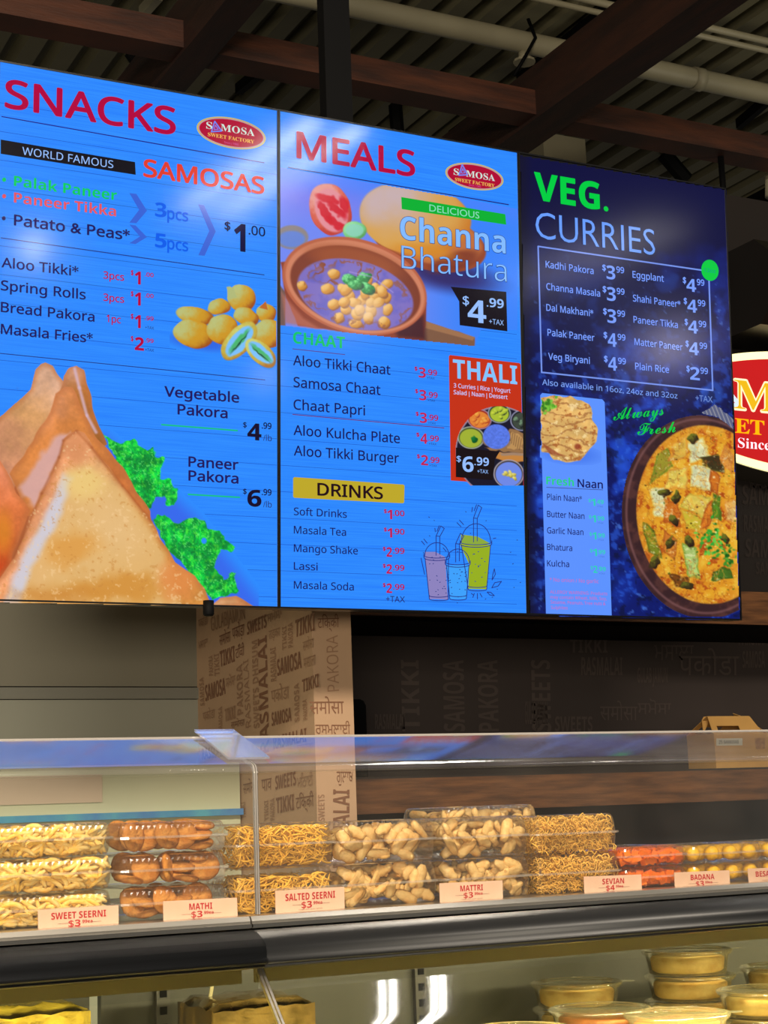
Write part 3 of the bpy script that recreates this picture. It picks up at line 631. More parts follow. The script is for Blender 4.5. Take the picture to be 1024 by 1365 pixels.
t(S3, 'Always', 818, 560, 885, 15, G3, 'C', 0, 8, 'script_text', y1=553); t(S3, 'Fresh', 850, 580, 901, 15, G3, 'C', 0, 8, 'script_text', y1=576)
# ---- the pictures shown on the displays: colour per grid point, computed here
def _h(ix, iy, s):
    v = np.sin(ix*127.1+iy*311.7+s*74.7)*43758.5453
    return v-np.floor(v)
def noise(X, Y, sc, s=0):
    x = X/sc; y = Y/sc; ix = np.floor(x); iy = np.floor(y); fx = x-ix; fy = y-iy; fx = fx*fx*(3-2*fx); fy = fy*fy*(3-2*fy)
    return (_h(ix, iy, s)*(1-fx)+_h(ix+1, iy, s)*fx)*(1-fy)+(_h(ix, iy+1, s)*(1-fx)+_h(ix+1, iy+1, s)*fx)*fy
def fbm(X, Y, sc, s=0, o=4):
    a = 0; w_ = .5; tt = 0
    for i in range(o): a = a+w_*noise(X+i*13.7, Y-i*7.1, sc, s+i); tt += w_; w_ *= .55; sc *= .5
    return a/tt
def ss(a, b, v): q = np.clip((v-a)/(b-a), 0, 1); return q*q*(3-2*q)
class Pic:
    def __init__(s, x0, y0, x1, y1, st, base):
        s.xs = np.linspace(x0, x1, int((x1-x0)/st)+1); s.ys = np.linspace(y0, y1, int((y1-y0)/st)+1)
        s.X, s.Y = np.meshgrid(s.xs, s.ys); s.I = np.zeros(s.X.shape+(3,))+np.array(base, float)
    def put(s, m, c, op=1.0):
        c = np.asarray(c, float); m = (m*op)[..., None]; s.I = s.I*(1-m)+c*m
    def poly(s, pts, soft=.8, warp=0, wsc=12, seed=0):
        X = s.X; Y = s.Y
        if warp: X = X+(noise(X, Y, wsc, seed)-.5)*warp*2; Y = Y+(noise(s.X, Y, wsc, seed+9)-.5)*warp*2
        pts = [np.array(p, float) for p in pts]; d = np.full(X.shape, 1e9); ins = np.zeros(X.shape, bool)
        for a, b in zip(pts, pts[1:]+pts[:1]):
            e = b-a; wx = X-a[0]; wy = Y-a[1]; q = np.clip((wx*e[0]+wy*e[1])/(e@e+1e-9), 0, 1)
            d = np.minimum(d, (wx-e[0]*q)**2+(wy-e[1]*q)**2)
            c = ((a[1] > Y) != (b[1] > Y)); xi = (b[0]-a[0])*(Y-a[1])/((b[1]-a[1]) if b[1] != a[1] else 1e-9)+a[0]; ins ^= (c & (X < xi))
        d = np.sqrt(d); sd = np.where(ins, -d, d); s.sd = sd
        return 1-ss(-soft, soft, sd)
    def ell(s, cx_, cy_, rx, ry, rot=0, soft=.8, warp=0, wsc=8, seed=0):
        X = s.X-cx_; Y = s.Y-cy_
        if warp: X = X+(noise(s.X, s.Y, wsc, seed)-.5)*warp*2; Y = Y+(noise(s.X, s.Y, wsc, seed+5)-.5)*warp*2
        c = cos(rot); q = sin(rot); s.u = (X*c+Y*q)/rx; s.v = (-X*q+Y*c)/ry; r = np.sqrt(s.u**2+s.v**2)
        s.sd = (r-1)*min(rx, ry); return 1-ss(-soft, soft, s.sd)
    def blob(s, cx_, cy_, rx, ry, rot, hi, mid, lo, seed=0, warp=1.5, lx=-.5, ly=-.7, soft=.8, tex=.25, tsc=4):
        m = s.ell(cx_, cy_, rx, ry, rot, soft, warp, max(4, rx*.6), seed)
        X = (s.X-cx_)/max(rx, ry); Y = (s.Y-cy_)/max(rx, ry)
        r2 = np.clip(s.u**2+s.v**2, 0, 1); sh = X*lx+Y*ly+.55*np.sqrt(1-r2)+(fbm(s.X, s.Y, tsc, seed)-.5)*tex*2
        a = ss(-.5, .25, sh)[..., None]; b = ss(.25, .95, sh)[..., None]
        c = np.array(lo, float)*(1-a)+np.array(mid, float)*a; c = c*(1-b)+np.array(hi, float)*b
        s.put(m, c); return m
    def seg(s, pts, wd, c, op=1, soft=.6):
        for a, b in zip(pts[:-1], pts[1:]):
            a = np.array(a, float); b = np.array(b, float); e = b-a; wx = s.X-a[0]; wy = s.Y-a[1]; q = np.clip((wx*e[0]+wy*e[1])/(e@e+1e-9), 0, 1)
            s.put(1-ss(wd/2-soft, wd/2+soft, np.hypot(wx-e[0]*q, wy-e[1]*q)), c, op)
    def emit(s, name, S, k, keep=None):
        H, W_ = s.X.shape; V = sp(s.X.ravel(), s.Y.ravel(), k)-wloc(S)
        i = np.arange((H-1)*(W_-1)); r = i//(W_-1); c = i % (W_-1); a = r*W_+c
        Q = np.stack([a, a+W_, a+W_+1, a+1], 1)
        if keep is not None: Q = Q[keep[:-1, :-1][r, c]]
        me = bpy.data.meshes.new(name); me.vertices.add(H*W_); me.vertices.foreach_set('co', V.ravel())
        me.loops.add(len(Q)*4); me.loops.foreach_set('vertex_index', Q.ravel().astype(np.int32)); me.polygons.add(len(Q)); me.polygons.foreach_set('loop_start', np.arange(0, len(Q)*4, 4, dtype=np.int32))
        me.update(calc_edges=True)
        at_ = me.color_attributes.new('Col', 'FLOAT_COLOR', 'POINT'); c4 = np.ones((H*W_, 4)); c4[:, :3] = lin(np.clip(s.I, 0, 255)).reshape(-1, 3)
        at_.data.foreach_set('color', c4.ravel().astype(np.float32))
        return link(name, me, M_PIC, S)
M_PIC = mat('display_picture', (3, 3, 4), rough=.16, emit=(255, 255, 255))
_a = M_PIC.node_tree.nodes.new('ShaderNodeVertexColor'); _a.layer_name = 'Col'
M_PIC.node_tree.links.new(_a.outputs[0], M_PIC.node_tree.nodes['Principled BSDF'].inputs['Emission Color'])
def c2(x, y): return (x/2.695, 450+y/2.695)

# samosa pile and lettuce
p = Pic(-14, 478, 345, 811, 1.0, BLUE)
X, Y = p.X, p.Y
keep = np.zeros(X.shape, bool)
def K_(m):
    global keep
    keep |= m > .02; return m
p.put(K_(p.poly([(-14, 560), (60, 560), (110, 640), (80, 811), (-14, 811)], 1)), (176, 96, 54))
p.put(K_(p.poly([c2(380, 350), c2(700, 640), c2(960, 980), c2(300, 980)], 14)), (56, 96, 232), .8)
def leaf(pts, sd):
    m = K_(p.poly(pts, .8, 3, 7, sd)); f = fbm(X, Y, 14, sd); g = fbm(X*1.3, Y, 4.5, sd+3)
    col = np.stack([10+60*ss(.5, .8, g), 130+110*ss(.3, .75, f*.5+g*.5), 40+40*f], -1)
    p.put(m, col); r = np.abs(fbm(X, Y, 10, sd+7)-.5); p.put(m*(1-ss(.0, .03, r)), (120, 250, 120), .7)
    r = np.abs(fbm(X, Y, 8, sd+17)-.45); p.put(m*(1-ss(.0, .03, r)), (0, 100, 30), .6)
leaf([c2(*q) for q in [(375, 345), (410, 370), (430, 385), (480, 360), (500, 385), (530, 410), (550, 395), (560, 425), (600, 435), (580, 470), (570, 510), (610, 510), (640, 560), (630, 605), (600, 600), (590, 565), (560, 570), (545, 620), (500, 600), (430, 470)]], 3)
leaf([c2(*q) for q in [(550, 655), (590, 635), (640, 665), (700, 645), (740, 660), (750, 690), (790, 695), (810, 730), (850, 745), (840, 765), (790, 765), (775, 830), (800, 870), (840, 840), (860, 910), (820, 925), (760, 945), (690, 850), (600, 760)]], 5)
p.put(p.ell(*c2(733, 730), 3.5, 4), BLUE)
def pastry(pts, mid, warm, pale, sd, axis, soft=.8, warp=1.6):
    """one crimped triangular pastry: colour runs from a pale lit side to a warm side"""
    m = K_(p.poly(pts, soft, warp, 16, sd)); a = np.array(axis[0], float); b = np.array(axis[1], float); e = b-a
    q = ((X-a[0])*e[0]+(Y-a[1])*e[1])/(e@e)+(fbm(X, Y, 40, sd)-.5)*.5
    A = ss(0, .5, q)[..., None]; B = ss(.5, 1, q)[..., None]
    c = np.array(pale, float)*(1-A)+np.array(mid, float)*A; c = c*(1-B)+np.array(warm, float)*B
    f = fbm(X, Y, 22, sd+2)[..., None]; c = c*(.86+.28*f); g = fbm(X, Y, 3.5, sd+4)[..., None]; c = c*(.94+.12*g)
    p.put(m, c); edge = (1-ss(0, 9, -p.sd))*m; p.put(edge, (186, 108, 60), .55); return m
pastry([(-14, 566), c2(0, 290), c2(110, 185), c2(130, 110), c2(148, 92), c2(165, 88), c2(190, 100), c2(225, 160), c2(240, 300), c2(60, 520), c2(30, 620), (-14, 680)], (206, 150, 96), (198, 134, 100), (222, 172, 140), 11, ((80, 500), (0, 620)))
pastry([c2(215, 200), c2(230, 140), c2(248, 112), c2(275, 104), c2(300, 120), c2(322, 190), c2(345, 290), c2(385, 385), c2(330, 420), c2(260, 300)], (180, 110, 50), (150, 92, 40), (208, 150, 120), 12, ((85, 495), (140, 590)))
p.seg([c2(268, 112), c2(285, 180), c2(312, 280), c2(345, 340)], 4, (214, 180, 200), .8, 2)
pastry([c2(235, 176), c2(258, 182), c2(268, 200), c2(305, 280), c2(345, 355), c2(440, 465), c2(540, 625), c2(545, 668), c2(300, 600), c2(100, 640), c2(60, 540), c2(35, 490), c2(120, 368), c2(180, 265), c2(200, 200)], (216, 132, 66), (210, 120, 60), (226, 150, 110), 13, ((50, 520), (160, 640)))
p.put(p.poly([c2(195, 350), c2(250, 340), c2(200, 470), c2(120, 610), c2(70, 545)], 5, 3, 9, 2), (214, 172, 176), .8)
pastry([(-14, 600), c2(0, 448), c2(25, 480), c2(60, 560), c2(108, 620), c2(70, 720), c2(30, 820), c2(-20, 900), (-14, 800)], (222, 118, 62), (196, 70, 26), (236, 140, 100), 14, ((0, 620), (10, 770)))
p.put(p.ell(*c2(10, 700), 12, 26, 0, 9), (214, 130, 30), .7)
m = pastry([c2(250, 342), c2(275, 332), c2(305, 345), c2(330, 390), c2(440, 530), c2(545, 660), c2(580, 730), c2(630, 810), c2(700, 860), c2(735, 900), c2(765, 966), (280, 811), (-14, 811), c2(-20, 880), c2(0, 860), c2(50, 790), c2(110, 640), c2(190, 480), c2(215, 420), c2(230, 360)], (228, 176, 112), (214, 144, 66), (236, 160, 112), 15, ((60, 660), (210, 720)))
p.seg([c2(275, 336), c2(330, 395), c2(440, 532), c2(545, 662)], 3, (170, 90, 44), .6, 2); p.seg([c2(275, 336), c2(228, 370), c2(212, 430), c2(150, 560), c2(50, 790)], 3, (160, 84, 44), .6, 2)
p.put(m*p.poly([c2(245, 480), c2(330, 470), c2(440, 560), c2(600, 780), c2(640, 965), c2(20, 965), c2(90, 800), c2(170, 640)], 7, 3, 20, 5), (226, 182, 116), .9)
p.put(m*p.poly([c2(228, 490), c2(262, 500), c2(200, 680), c2(110, 830), c2(70, 960), c2(10, 960), c2(50, 850), c2(140, 680)], 6, 2, 12, 6), (206, 206, 226), .85)
p.put(m*p.ell(*c2(300, 520), 26, 22, 0, 14), (240, 208, 126), .7)
p.put(m*p.ell(*c2(260, 760), 34, 20, -.4, 12, 6, 14, 8), (220, 150, 62), .7)
p.put(m*p.ell(*c2(420, 900), 70, 18, 0, 12, 8, 14, 9), (206, 134, 44), .7)
p.put(m*p.ell(*c2(180, 930), 50, 12, 0, 9, 6, 14, 10), (200, 126, 44), .6)
p.put(m*p.ell(*c2(640, 870), 26, 26, 0, 12, 4, 14, 10), (228, 138, 74), .7)
p.put(m*p.ell(*c2(275, 400), 14, 22, 0, 9), (216, 140, 90), .7)
p.put(m*p.ell(*c2(420, 680), 40, 26, .8, 20), (232, 190, 132), .6)
bb = fbm(X, Y, 5, 31); p.put(m*ss(.66, .74, bb), (246, 206, 150), .5); p.put(m*ss(.3, .26, bb), (196, 130, 60), .4)
pastry([c2(750, 966), c2(790, 935), c2(850, 930), c2(900, 955), c2(930, 972)], (214, 160, 110), (200, 130, 80), (232, 190, 150), 16, ((280, 800), (340, 808)))
p.emit('samosa_picture', S1, 3, keep & (Y < 802.8+X*.016))

# dumplings with two cut open
c5 = lambda x, y: (225+x/6.966, 370+y/6.966)
p = Pic(226, 374, 368.5, 494, .9, BLUE); X, Y = p.X, p.Y; keep = np.zeros(X.shape, bool)
K_(p.ell(*c5(300, 610), 40, 9, .1, 5)); p.put(p.ell(*c5(300, 600), 40, 10, .15, 6), (40, 90, 220), .8)
HI, MI, LO = (186, 190, 120), (204, 150, 34), (156, 76, 20)
for a in ((900, 330, 100, 80, .3, 4), (470, 270, 110, 75, -.1, 2), (680, 195, 135, 125, .5, 3), (240, 350, 175, 85, .2, 1), (225, 525, 190, 125, .25, 5), (500, 480, 145, 140, .1, 6), (715, 360, 120, 75, .35, 7), (930, 520, 140, 135, .2, 8)):
    x, y = c5(a[0], a[1]); K_(p.blob(x, y, a[2]/6.966, a[3]/6.966, a[4], HI, MI, LO, a[5], 1.6, -.55, -.55, .8, .2, 5))
K_(p.poly([c5(850, 270), c5(900, 215), c5(915, 290)], .7)); p.put(p.poly([c5(840, 280), c5(900, 215), c5(920, 300)], .7), (190, 100, 30))
K_(p.poly([c5(530, 90), c5(560, 75), c5(620, 130), c5(560, 200)], .7, 1)); p.put(p.poly([c5(532, 88), c5(600, 80), c5(640, 180), c5(560, 200)], .9, 1), (176, 184, 120))
for (x, y, rx, ry, ro) in ((655, 590, 215, 115, -.86), (855, 700, 175, 95, .72)):
    a = c5(x, y); K_(p.blob(*a, rx/6.966, ry/6.966, ro, (206, 206, 110), (196, 170, 60), (170, 110, 40), 9, 1.2))
    p.put(p.ell(*a, rx*.8/6.966, ry*.68/6.966, ro, 1, 1, 6, 2), (120, 190, 250)); p.put(p.ell(*a, rx*.66/6.966, ry*.25/6.966, ro, 1.2, 1.5, 5, 3), (70, 180, 110)); p.put(p.ell(a[0]+.5, a[1]+2.5, rx*.5/6.966, ry*.07/6.966, ro, .7, 1.5, 5, 4), (20, 70, 60))
p.emit('dumpling_picture', S1, 3, keep)

# chickpea curry bowl, fried bread, tomato
c3 = lambda x, y: (360+x/2.926, 130+y/2.926)
p = Pic(372.6, 222, 690, 464, 1.0, (110, 134, 240)); X, Y = p.X, p.Y
keep = p.poly([(371, 222), (384, 224.5), (633, 267), (700, 280), (700, 440), (640, 440), (633, 461), (371, 433)], .5) > .5
p.put(ss(520, 640, X), (54, 130, 250)); p.put(p.ell(430, 250, 60, 30, 0, 30), (120, 110, 230), .7); p.put((1-ss(225, 262, Y-(X-372)*.165)), (70, 130, 252), .8)
p.put(p.ell(*c3(690, 690), 62, 20, .2, 12), (44, 30, 90), .9)
p.put(p.ell(*c3(620, 560), 78, 38, .25), (150, 70, 40)); p.put(p.ell(*c3(620, 545), 73, 34, .25, 2), (190, 110, 60)); p.put(p.ell(*c3(720, 640), 34, 12, -.3, 4), (120, 50, 34), .8)
p.blob(*c3(565, 470), 76, 48, .2, (196, 176, 190), (214, 160, 80), (200, 120, 40), 21, 3, -.4, -.6, 1.2, .12, 30); p.put(p.ell(*c3(600, 600), 40, 9, .15, 4), (214, 140, 40), .7)
p.blob(*c3(235, 435), 27, 36, -.35, (226, 150, 140), (214, 90, 70), (190, 60, 50), 22, 1.5); p.put(p.ell(*c3(240, 440), 21, 30, -.35, 1.5), (224, 140, 150))
for (x, y, rx, ry, r) in ((225, 395, 17, 6, .3), (262, 440, 17, 5, .7), (215, 450, 6, 17, -.5), (255, 490, 17, 6, .6), (290, 420, 5, 13, -.3)): p.put(p.ell(*c3(x, y), rx, ry, r, 1.5, 2, 5, 3), (206, 20, 40), .9)
p.blob(*c3(330, 518), 16, 12, 0, (150, 220, 160), (120, 200, 130), (90, 160, 90), 23, .5, soft=1); p.put(p.ell(*c3(330, 518), 12, 8.5, 0, 1), (140, 210, 190), .8)
p.put(p.ell(*c3(85, 545), 22, 16, 0, 1.2), (140, 130, 130)); p.put(p.ell(*c3(85, 552), 18, 11, 0, 2), (90, 130, 230), .8)
p.put(p.poly([c3(600, 870), c3(800, 935), c3(798, 972), c3(590, 950)], .8, .6), (126, 88, 66)); p.put(p.poly([c3(600, 870), c3(800, 935), c3(790, 948), c3(590, 895)], .8), (158, 112, 78)); p.put(p.poly([c3(30, 720), c3(60, 760), c3(60, 890), c3(30, 888)], 1), (110, 84, 80))
# bowl body and rim
p.put(p.poly([c3(42, 640), c3(60, 780), c3(110, 890), c3(600, 960), c3(612, 800), c3(330, 600)], 1, .8), (140, 62, 44)); p.put(p.poly([c3(480, 890), c3(600, 850), c3(608, 945), c3(500, 935)], 5), (60, 26, 40), .85)
p.put(p.poly([c3(45, 760), c3(130, 860), c3(200, 905), c3(60, 880)], 3), (190, 110, 90), .7)
p.put(p.ell(*c3(330, 735), 98.5, 62.5, .28), (184, 96, 66)); p.put(p.ell(*c3(332, 737), 95, 59, .28, 1.2), (206, 128, 96)); p.put(p.ell(*c3(333, 742), 89, 53, .28, 1.2), (126, 58, 40)); p.put(p.ell(*c3(335, 640), 60, 18, .22, 7), (160, 80, 44), .8)
p.put(p.ell(*c3(333, 768), 79, 45, .26, 1.2), (124, 108, 190)); f = fbm(X, Y, 16, 40)
ms = p.ell(*c3(333, 768), 77, 43, .26, 2); p.put(ms*ss(.45, .75, f), (96, 92, 190), .8)
p.put(ms*(1-ss(.02, .05, np.abs(fbm(X, Y, 26, 44)-.5)))*p.ell(*c3(330, 690), 66, 22, .2, 6), (140, 70, 40), .9)
for i, (x, y) in enumerate([(225, 748), (285, 748), (312, 775), (360, 790), (250, 808), (297, 828), (395, 830), (460, 828), (270, 860), (335, 882), (447, 878), (455, 782), (300, 750), (330, 800), (290, 800), (372, 765), (412, 775), (395, 800), (340, 845), (385, 862), (410, 745), (455, 730), (250, 690), (125, 735), (380, 715), (425, 800), (350, 830), (440, 760)]):
    p.blob(*c3(x, y), 9.5-(i % 3), 7.5-(i % 2), (i*.7) % 3, (236, 190, 110), (206, 140, 50), (140, 80, 40), 50+i, .8, tex=.1)
p.put(ms*p.ell(*c3(375, 830), 22, 13, 0, 10), (240, 206, 170), .55)
p.put(ms*(1-ss(.02, .06, np.abs(fbm(X, Y, 20, 47)-.52)))*(1-p.ell(*c3(333, 768), 66, 34, .26, 6)), (150, 84, 60), .8)
for (x, y, r) in ((310, 710, .3), (365, 705, -.5), (380, 745, .5), (335, 730, .1)):
    m = p.blob(*c3(x, y), 11, 7, r, (120, 220, 140), (20, 130, 60), (0, 70, 50), 70+x, 1.5, tex=.5, tsc=3)
p.seg([c3(310, 680), c3(400, 700), c3(480, 760)], 1.5, (170, 150, 220), .6)
p.emit('curry_bowl_picture', S2, 3, keep)

# thali plate
c6 = lambda x, y: (595+x/7.583, 470+y/7.583)
p = Pic(604, 538, 697.6, 647.2, .7, (196, 48, 18)); X, Y = p.X, p.Y
plate = p.ell(665, 601, 58, 60, 0, 1); p.put(plate, (150, 130, 150)); p.put(p.ell(665.5, 601.5, 56.5, 58, 0), (20, 18, 40))
def bowl(x, y, rx, ry, ro, rim, fill, lo, hi, sd, n=7):
    a = c6(x, y); p.put(p.ell(*a, rx, ry, ro), rim); p.put(p.ell(*a, rx-1.6, ry-1.4, ro), lo); p.put(p.ell(a[0], a[1]+.8, rx-3, ry-2.6, ro), fill)
    rnd = random.Random(sd)
    for i in range(n):
        q = rnd.uniform(0, 6.28); r = rnd.uniform(.2, .62); p.blob(a[0]+cos(q)*rx*r, a[1]+sin(q)*ry*r, rnd.uniform(2.5, 4.5), rnd.uniform(2, 3.2), q, hi, fill, lo, sd+i, .8, tex=.3)
p.put(p.poly([c6(640, 760), c6(800, 820), c6(800, 1010), c6(560, 1000), c6(390, 960), c6(640, 900)], 1, 2, 6), (150, 110, 70)); p.put(p.poly([c6(660, 800), c6(780, 860), c6(770, 990), c6(620, 960)], 1, 2.5, 5, 3), (196, 150, 90), .8)
for q in range(6): p.seg([c6(650+q*22, 800+q*14), c6(640+q*20, 900+q*16)], 1, (90, 60, 40), .6)
p.put(p.poly([c6(500, 1060), c6(540, 1010), c6(800, 1010), c6(800, 1100), c6(640, 1110)], 1, 1.5, 6), (196, 130, 60)); p.put(p.poly([c6(540, 1012), c6(800, 1012), c6(800, 1040), c6(560, 1040)], 1.5, 1), (150, 130, 120), .8)
bowl(250, 860, 18, 15, .1, (170, 176, 160), (160, 176, 50), (70, 80, 40), (180, 196, 60), 1, 0); p.blob(*c6(285, 880), 5, 4, .3, (20, 120, 50), (0, 90, 40), (0, 60, 30), 3, 1.5)
bowl(335, 672, 16.5, 13.5, .2, (170, 130, 150), (224, 130, 50), (150, 40, 30), (236, 170, 70), 12); bowl(537, 615, 15.5, 13, .1, (150, 160, 170), (170, 190, 50), (40, 50, 40), (200, 210, 70), 23)
bowl(765, 685, 15.5, 14, 0, (150, 150, 180), (60, 70, 60), (20, 24, 30), (110, 140, 110), 34, 5)
p.put(p.ell(*c6(505, 900), 19, 9, .1, 1), (140, 110, 90)); m = p.ell(*c6(508, 850), 18, 16.5, .1, .9); f = fbm(X, Y, 2.2, 5)[..., None]; p.put(m, np.array((86, 118, 226.))*(.85+.3*f))
bowl(632, 1225, 20.5, 19, .1, (170, 160, 170), (110, 136, 230), (70, 60, 60), (190, 190, 120), 45, 0)
rnd = random.Random(9)
for i in range(11): q = rnd.uniform(0, 6.3); r = rnd.uniform(0, 9); a = c6(650, 1235); p.blob(a[0]+cos(q)*r, a[1]+sin(q)*r*.8, 3, 2, q, (230, 220, 130), (206, 190, 80), (150, 140, 60), i, 1)
p.emit('thali_picture', S2, 4, (p.ell(665, 601, 58, 60, 0, .6) > .5) | ((Y > 596) & (X > 608) & (Y < 636+(X-601)*.07)))

# dark painted backdrop of screen 3
p = Pic(693, 205, 986.5, 826, 2.0, (3, 6, 60)); X, Y = p.X, p.Y
lum = fbm(X, Y, 60, 3); d = ss(330, 800, Y); p.put(d*.6, (8, 32, 130)); p.put(ss(.42, .75, lum)*ss(230, 420, Y), (14, 44, 150), .8)
for i in range(70):
    rnd = random.Random(i+5); x0 = rnd.uniform(700, 980); y0 = rnd.uniform(330, 820); p.put(p.ell(x0, y0, rnd.uniform(5, 22), rnd.uniform(4, 18), rnd.uniform(0, 3), 4, 6, 9, i), rnd.choice([(20, 66, 200), (8, 20, 80), (30, 80, 214), (4, 14, 66), (40, 92, 200)]), .5*ss(300, 560, y0)+.15)
g = fbm(X, Y, 10, 8); p.put(ss(.58, .72, g)*ss(330, 560, Y), (44, 100, 224), .55); p.put(ss(.40, .30, g)*ss(360, 560, Y), (4, 10, 44), .6); g = fbm(X, Y, 6, 18); p.put(ss(.72, .8, g)*ss(300, 420, Y), (90, 140, 230), .5)
p.put((1-ss(240, 400, Y)), (3, 5, 58), .75); p.put(1-ss(694, 712, X-(Y-205)*.02), (10, 10, 40), .8)
p.put(p.ell(790, 400, 90, 70, .2, 50), (30, 34, 74), .5); p.put(p.ell(890, 470, 60, 40, 0, 30), (50, 70, 170), .45)
fx0 = lambda yy: np.interp(yy, [205, 820], [692.5, 705.5])
p.emit('backdrop_picture', S3, 1, (X > fx0(Y)) & (X < np.interp(Y, [250, 826], [966.5, 985.5])) & (Y > 206.5+(X-692)*.165) & (Y < 819+(X-704)*.024))
# curry pot
c8 = lambda x, y: (690+x/3.066, 510+y/3.066)
p = Pic(826, 546, 987, 826, 1.0, (12, 40, 140)); X, Y = p.X, p.Y
edge = np.interp(Y, [250, 826], [966.5, 985.5]); rim = p.ell(937, 689, 108, 136, -.10, 1); keep = (rim > .3) & (X < edge) & (Y < 822)
p.put(rim, (54, 30, 34)); f = fbm(X, Y, 14, 3); p.put(rim*ss(.4, .7, f), (96, 56, 50), .6); p.put(p.ell(938, 688, 104, 131, -.10, 1.5)*(1-p.ell(938, 688, 101, 128, -.10, 1.5)), (126, 84, 84), .7)
cm = p.ell(943, 686, 94, 119, -.10, 1.2); f = fbm(X, Y, 22, 7); col = np.stack([206+30*f, 116+70*f, 24+20*f], -1); p.put(cm, col)
g = fbm(X, Y, 9, 12); p.put(cm*ss(.55, .72, g), (232, 186, 60), .8); p.put(cm*ss(.42, .3, g), (168, 62, 14), .8); g = fbm(X, Y, 3, 15); p.put(cm*ss(.68, .78, g), (250, 220, 120), .7)
p.put(cm*(1-ss(0, 12, -p.ell(943, 686, 94, 119, -.10, 1.2)*0-p.sd)), (196, 120, 40), .3)
def chunk(pts, face, side, top=None, sd=1):
    m = p.poly([c8(*q) for q in pts], 1.5, 2.6, 9, sd); h = fbm(X, Y, 9, sd)[..., None]; p.put(m, np.array(face, float)*(.85+.3*h)); p.put((1-ss(0, 3, -p.sd))*m, side, .7); p.put(m*ss(.62, .75, fbm(X, Y, 4, sd+2)), (250, 240, 190), .5)
W1 = (212, 214, 166); Y1 = (222, 196, 84); O1 = (206, 112, 30); G1 = (84, 130, 30)
for pts, fc, sc_ in [([(540, 440), (600, 425), (615, 560), (560, 545)], W1, Y1), ([(600, 470), (660, 500), (665, 590), (600, 570)], O1, (150, 60, 20)), ([(695, 245), (760, 225), (785, 300), (710, 330)], W1, Y1), ([(710, 340), (800, 350), (790, 450), (705, 420)], W1, Y1), ([(790, 350), (830, 380), (815, 460), (785, 440)], O1, (130, 50, 20)), ([(620, 360), (700, 340), (690, 440), (600, 430)], Y1, O1), ([(700, 450), (790, 470), (760, 560), (670, 510)], Y1, (160, 150, 40)), ([(665, 510), (760, 560), (750, 615), (690, 590)], (196, 176, 50), O1), ([(770, 500), (800, 480), (790, 590), (750, 610)], O1, (140, 60, 20)), ([(670, 660), (730, 680), (750, 800), (700, 790)], (170, 196, 110), (90, 130, 20)), ([(800, 460), (835, 470), (830, 560), (800, 555)], G1, (50, 80, 20)), ([(565, 300), (610, 265), (635, 340), (540, 420)], (150, 140, 40), G1), ([(510, 570), (560, 600), (590, 720), (540, 690)], (120, 130, 30), (60, 80, 20)), ([(740, 310), (820, 290), (850, 370), (790, 360)], (60, 50, 24), (90, 90, 30)), ([(640, 250), (700, 215), (690, 300), (620, 320)], (216, 176, 70), O1), ([(850, 480), (900, 470), (900, 570), (850, 560)], (226, 180, 100), O1), ([(600, 600), (650, 640), (640, 720), (590, 680)], (206, 120, 40), (140, 60, 20)), ([(840, 250), (885, 300), (880, 370), (830, 320)], (210, 140, 60), O1), ([(800, 770), (870, 755), (880, 800), (790, 812)], (70, 110, 30), (40, 70, 10)), ([(610, 780), (700, 800), (700, 840), (640, 830)], (120, 70, 20), (60, 30, 10))]:
    chunk(pts, fc, sc_, None, int(pts[0][0]))
g = fbm(X, Y, 13, 33); p.put(cm*(1-ss(.02, .055, np.abs(g-.5))), (232, 160, 50), .4); g = fbm(X, Y, 11, 61); p.put(cm*(1-ss(.01, .035, np.abs(g-.46))), (120, 44, 12), .3)
for a in ((600, 450), (650, 470), (720, 230), (700, 650), (620, 655), (640, 560), (690, 830), (560, 735), (850, 640)):
    p.blob(*c8(*a), 9, 5, a[0] % 3, (110, 110, 30), (60, 50, 20), (40, 20, 12), a[1], 3, tex=.6, tsc=3)
rnd = random.Random(6)
for i in range(60): x0 = rnd.gauss(800, 32); y0 = rnd.gauss(660, 34); p.put(p.ell(*c8(x0, y0), rnd.uniform(1.5, 3.5), rnd.uniform(1, 2.4), rnd.uniform(0, 3), .8), rnd.choice([(40, 160, 50), (100, 200, 70), (20, 110, 30)]), .9)
for i in range(26): x0 = rnd.gauss(865, 14); y0 = rnd.gauss(715, 22); p.put(p.ell(*c8(x0, y0), rnd.uniform(1.5, 3), rnd.uniform(1, 2.4), rnd.uniform(0, 3), .8), rnd.choice([(50, 140, 40), (90, 160, 50), (20, 90, 20)]), .9)
for i in range(90): x0, y0 = c8(rnd.uniform(470, 900), rnd.uniform(190, 900)); p.put(cm*p.ell(x0, y0, rnd.uniform(.5, 1.6), rnd.uniform(.5, 1.3), 0, .6), rnd.choice([(60, 40, 10), (250, 230, 150), (70, 100, 20)]), .8)
p.emit('curry_picture', S3, 3, keep)
p = Pic(928, 536, 978, 572, 1.0, (90, 96, 130)); X, Y = p.X, p.Y; q = p.poly([(935, 550), (952, 538), (977, 558), (977, 572), (958, 556)], .6, 1.2, 5); p.put(1-ss(.05, .2, np.abs(((X-Y*.4)/5) % 1-.5)), (150, 150, 160)); p.emit('cloth_picture', S3, 4, q > .5)
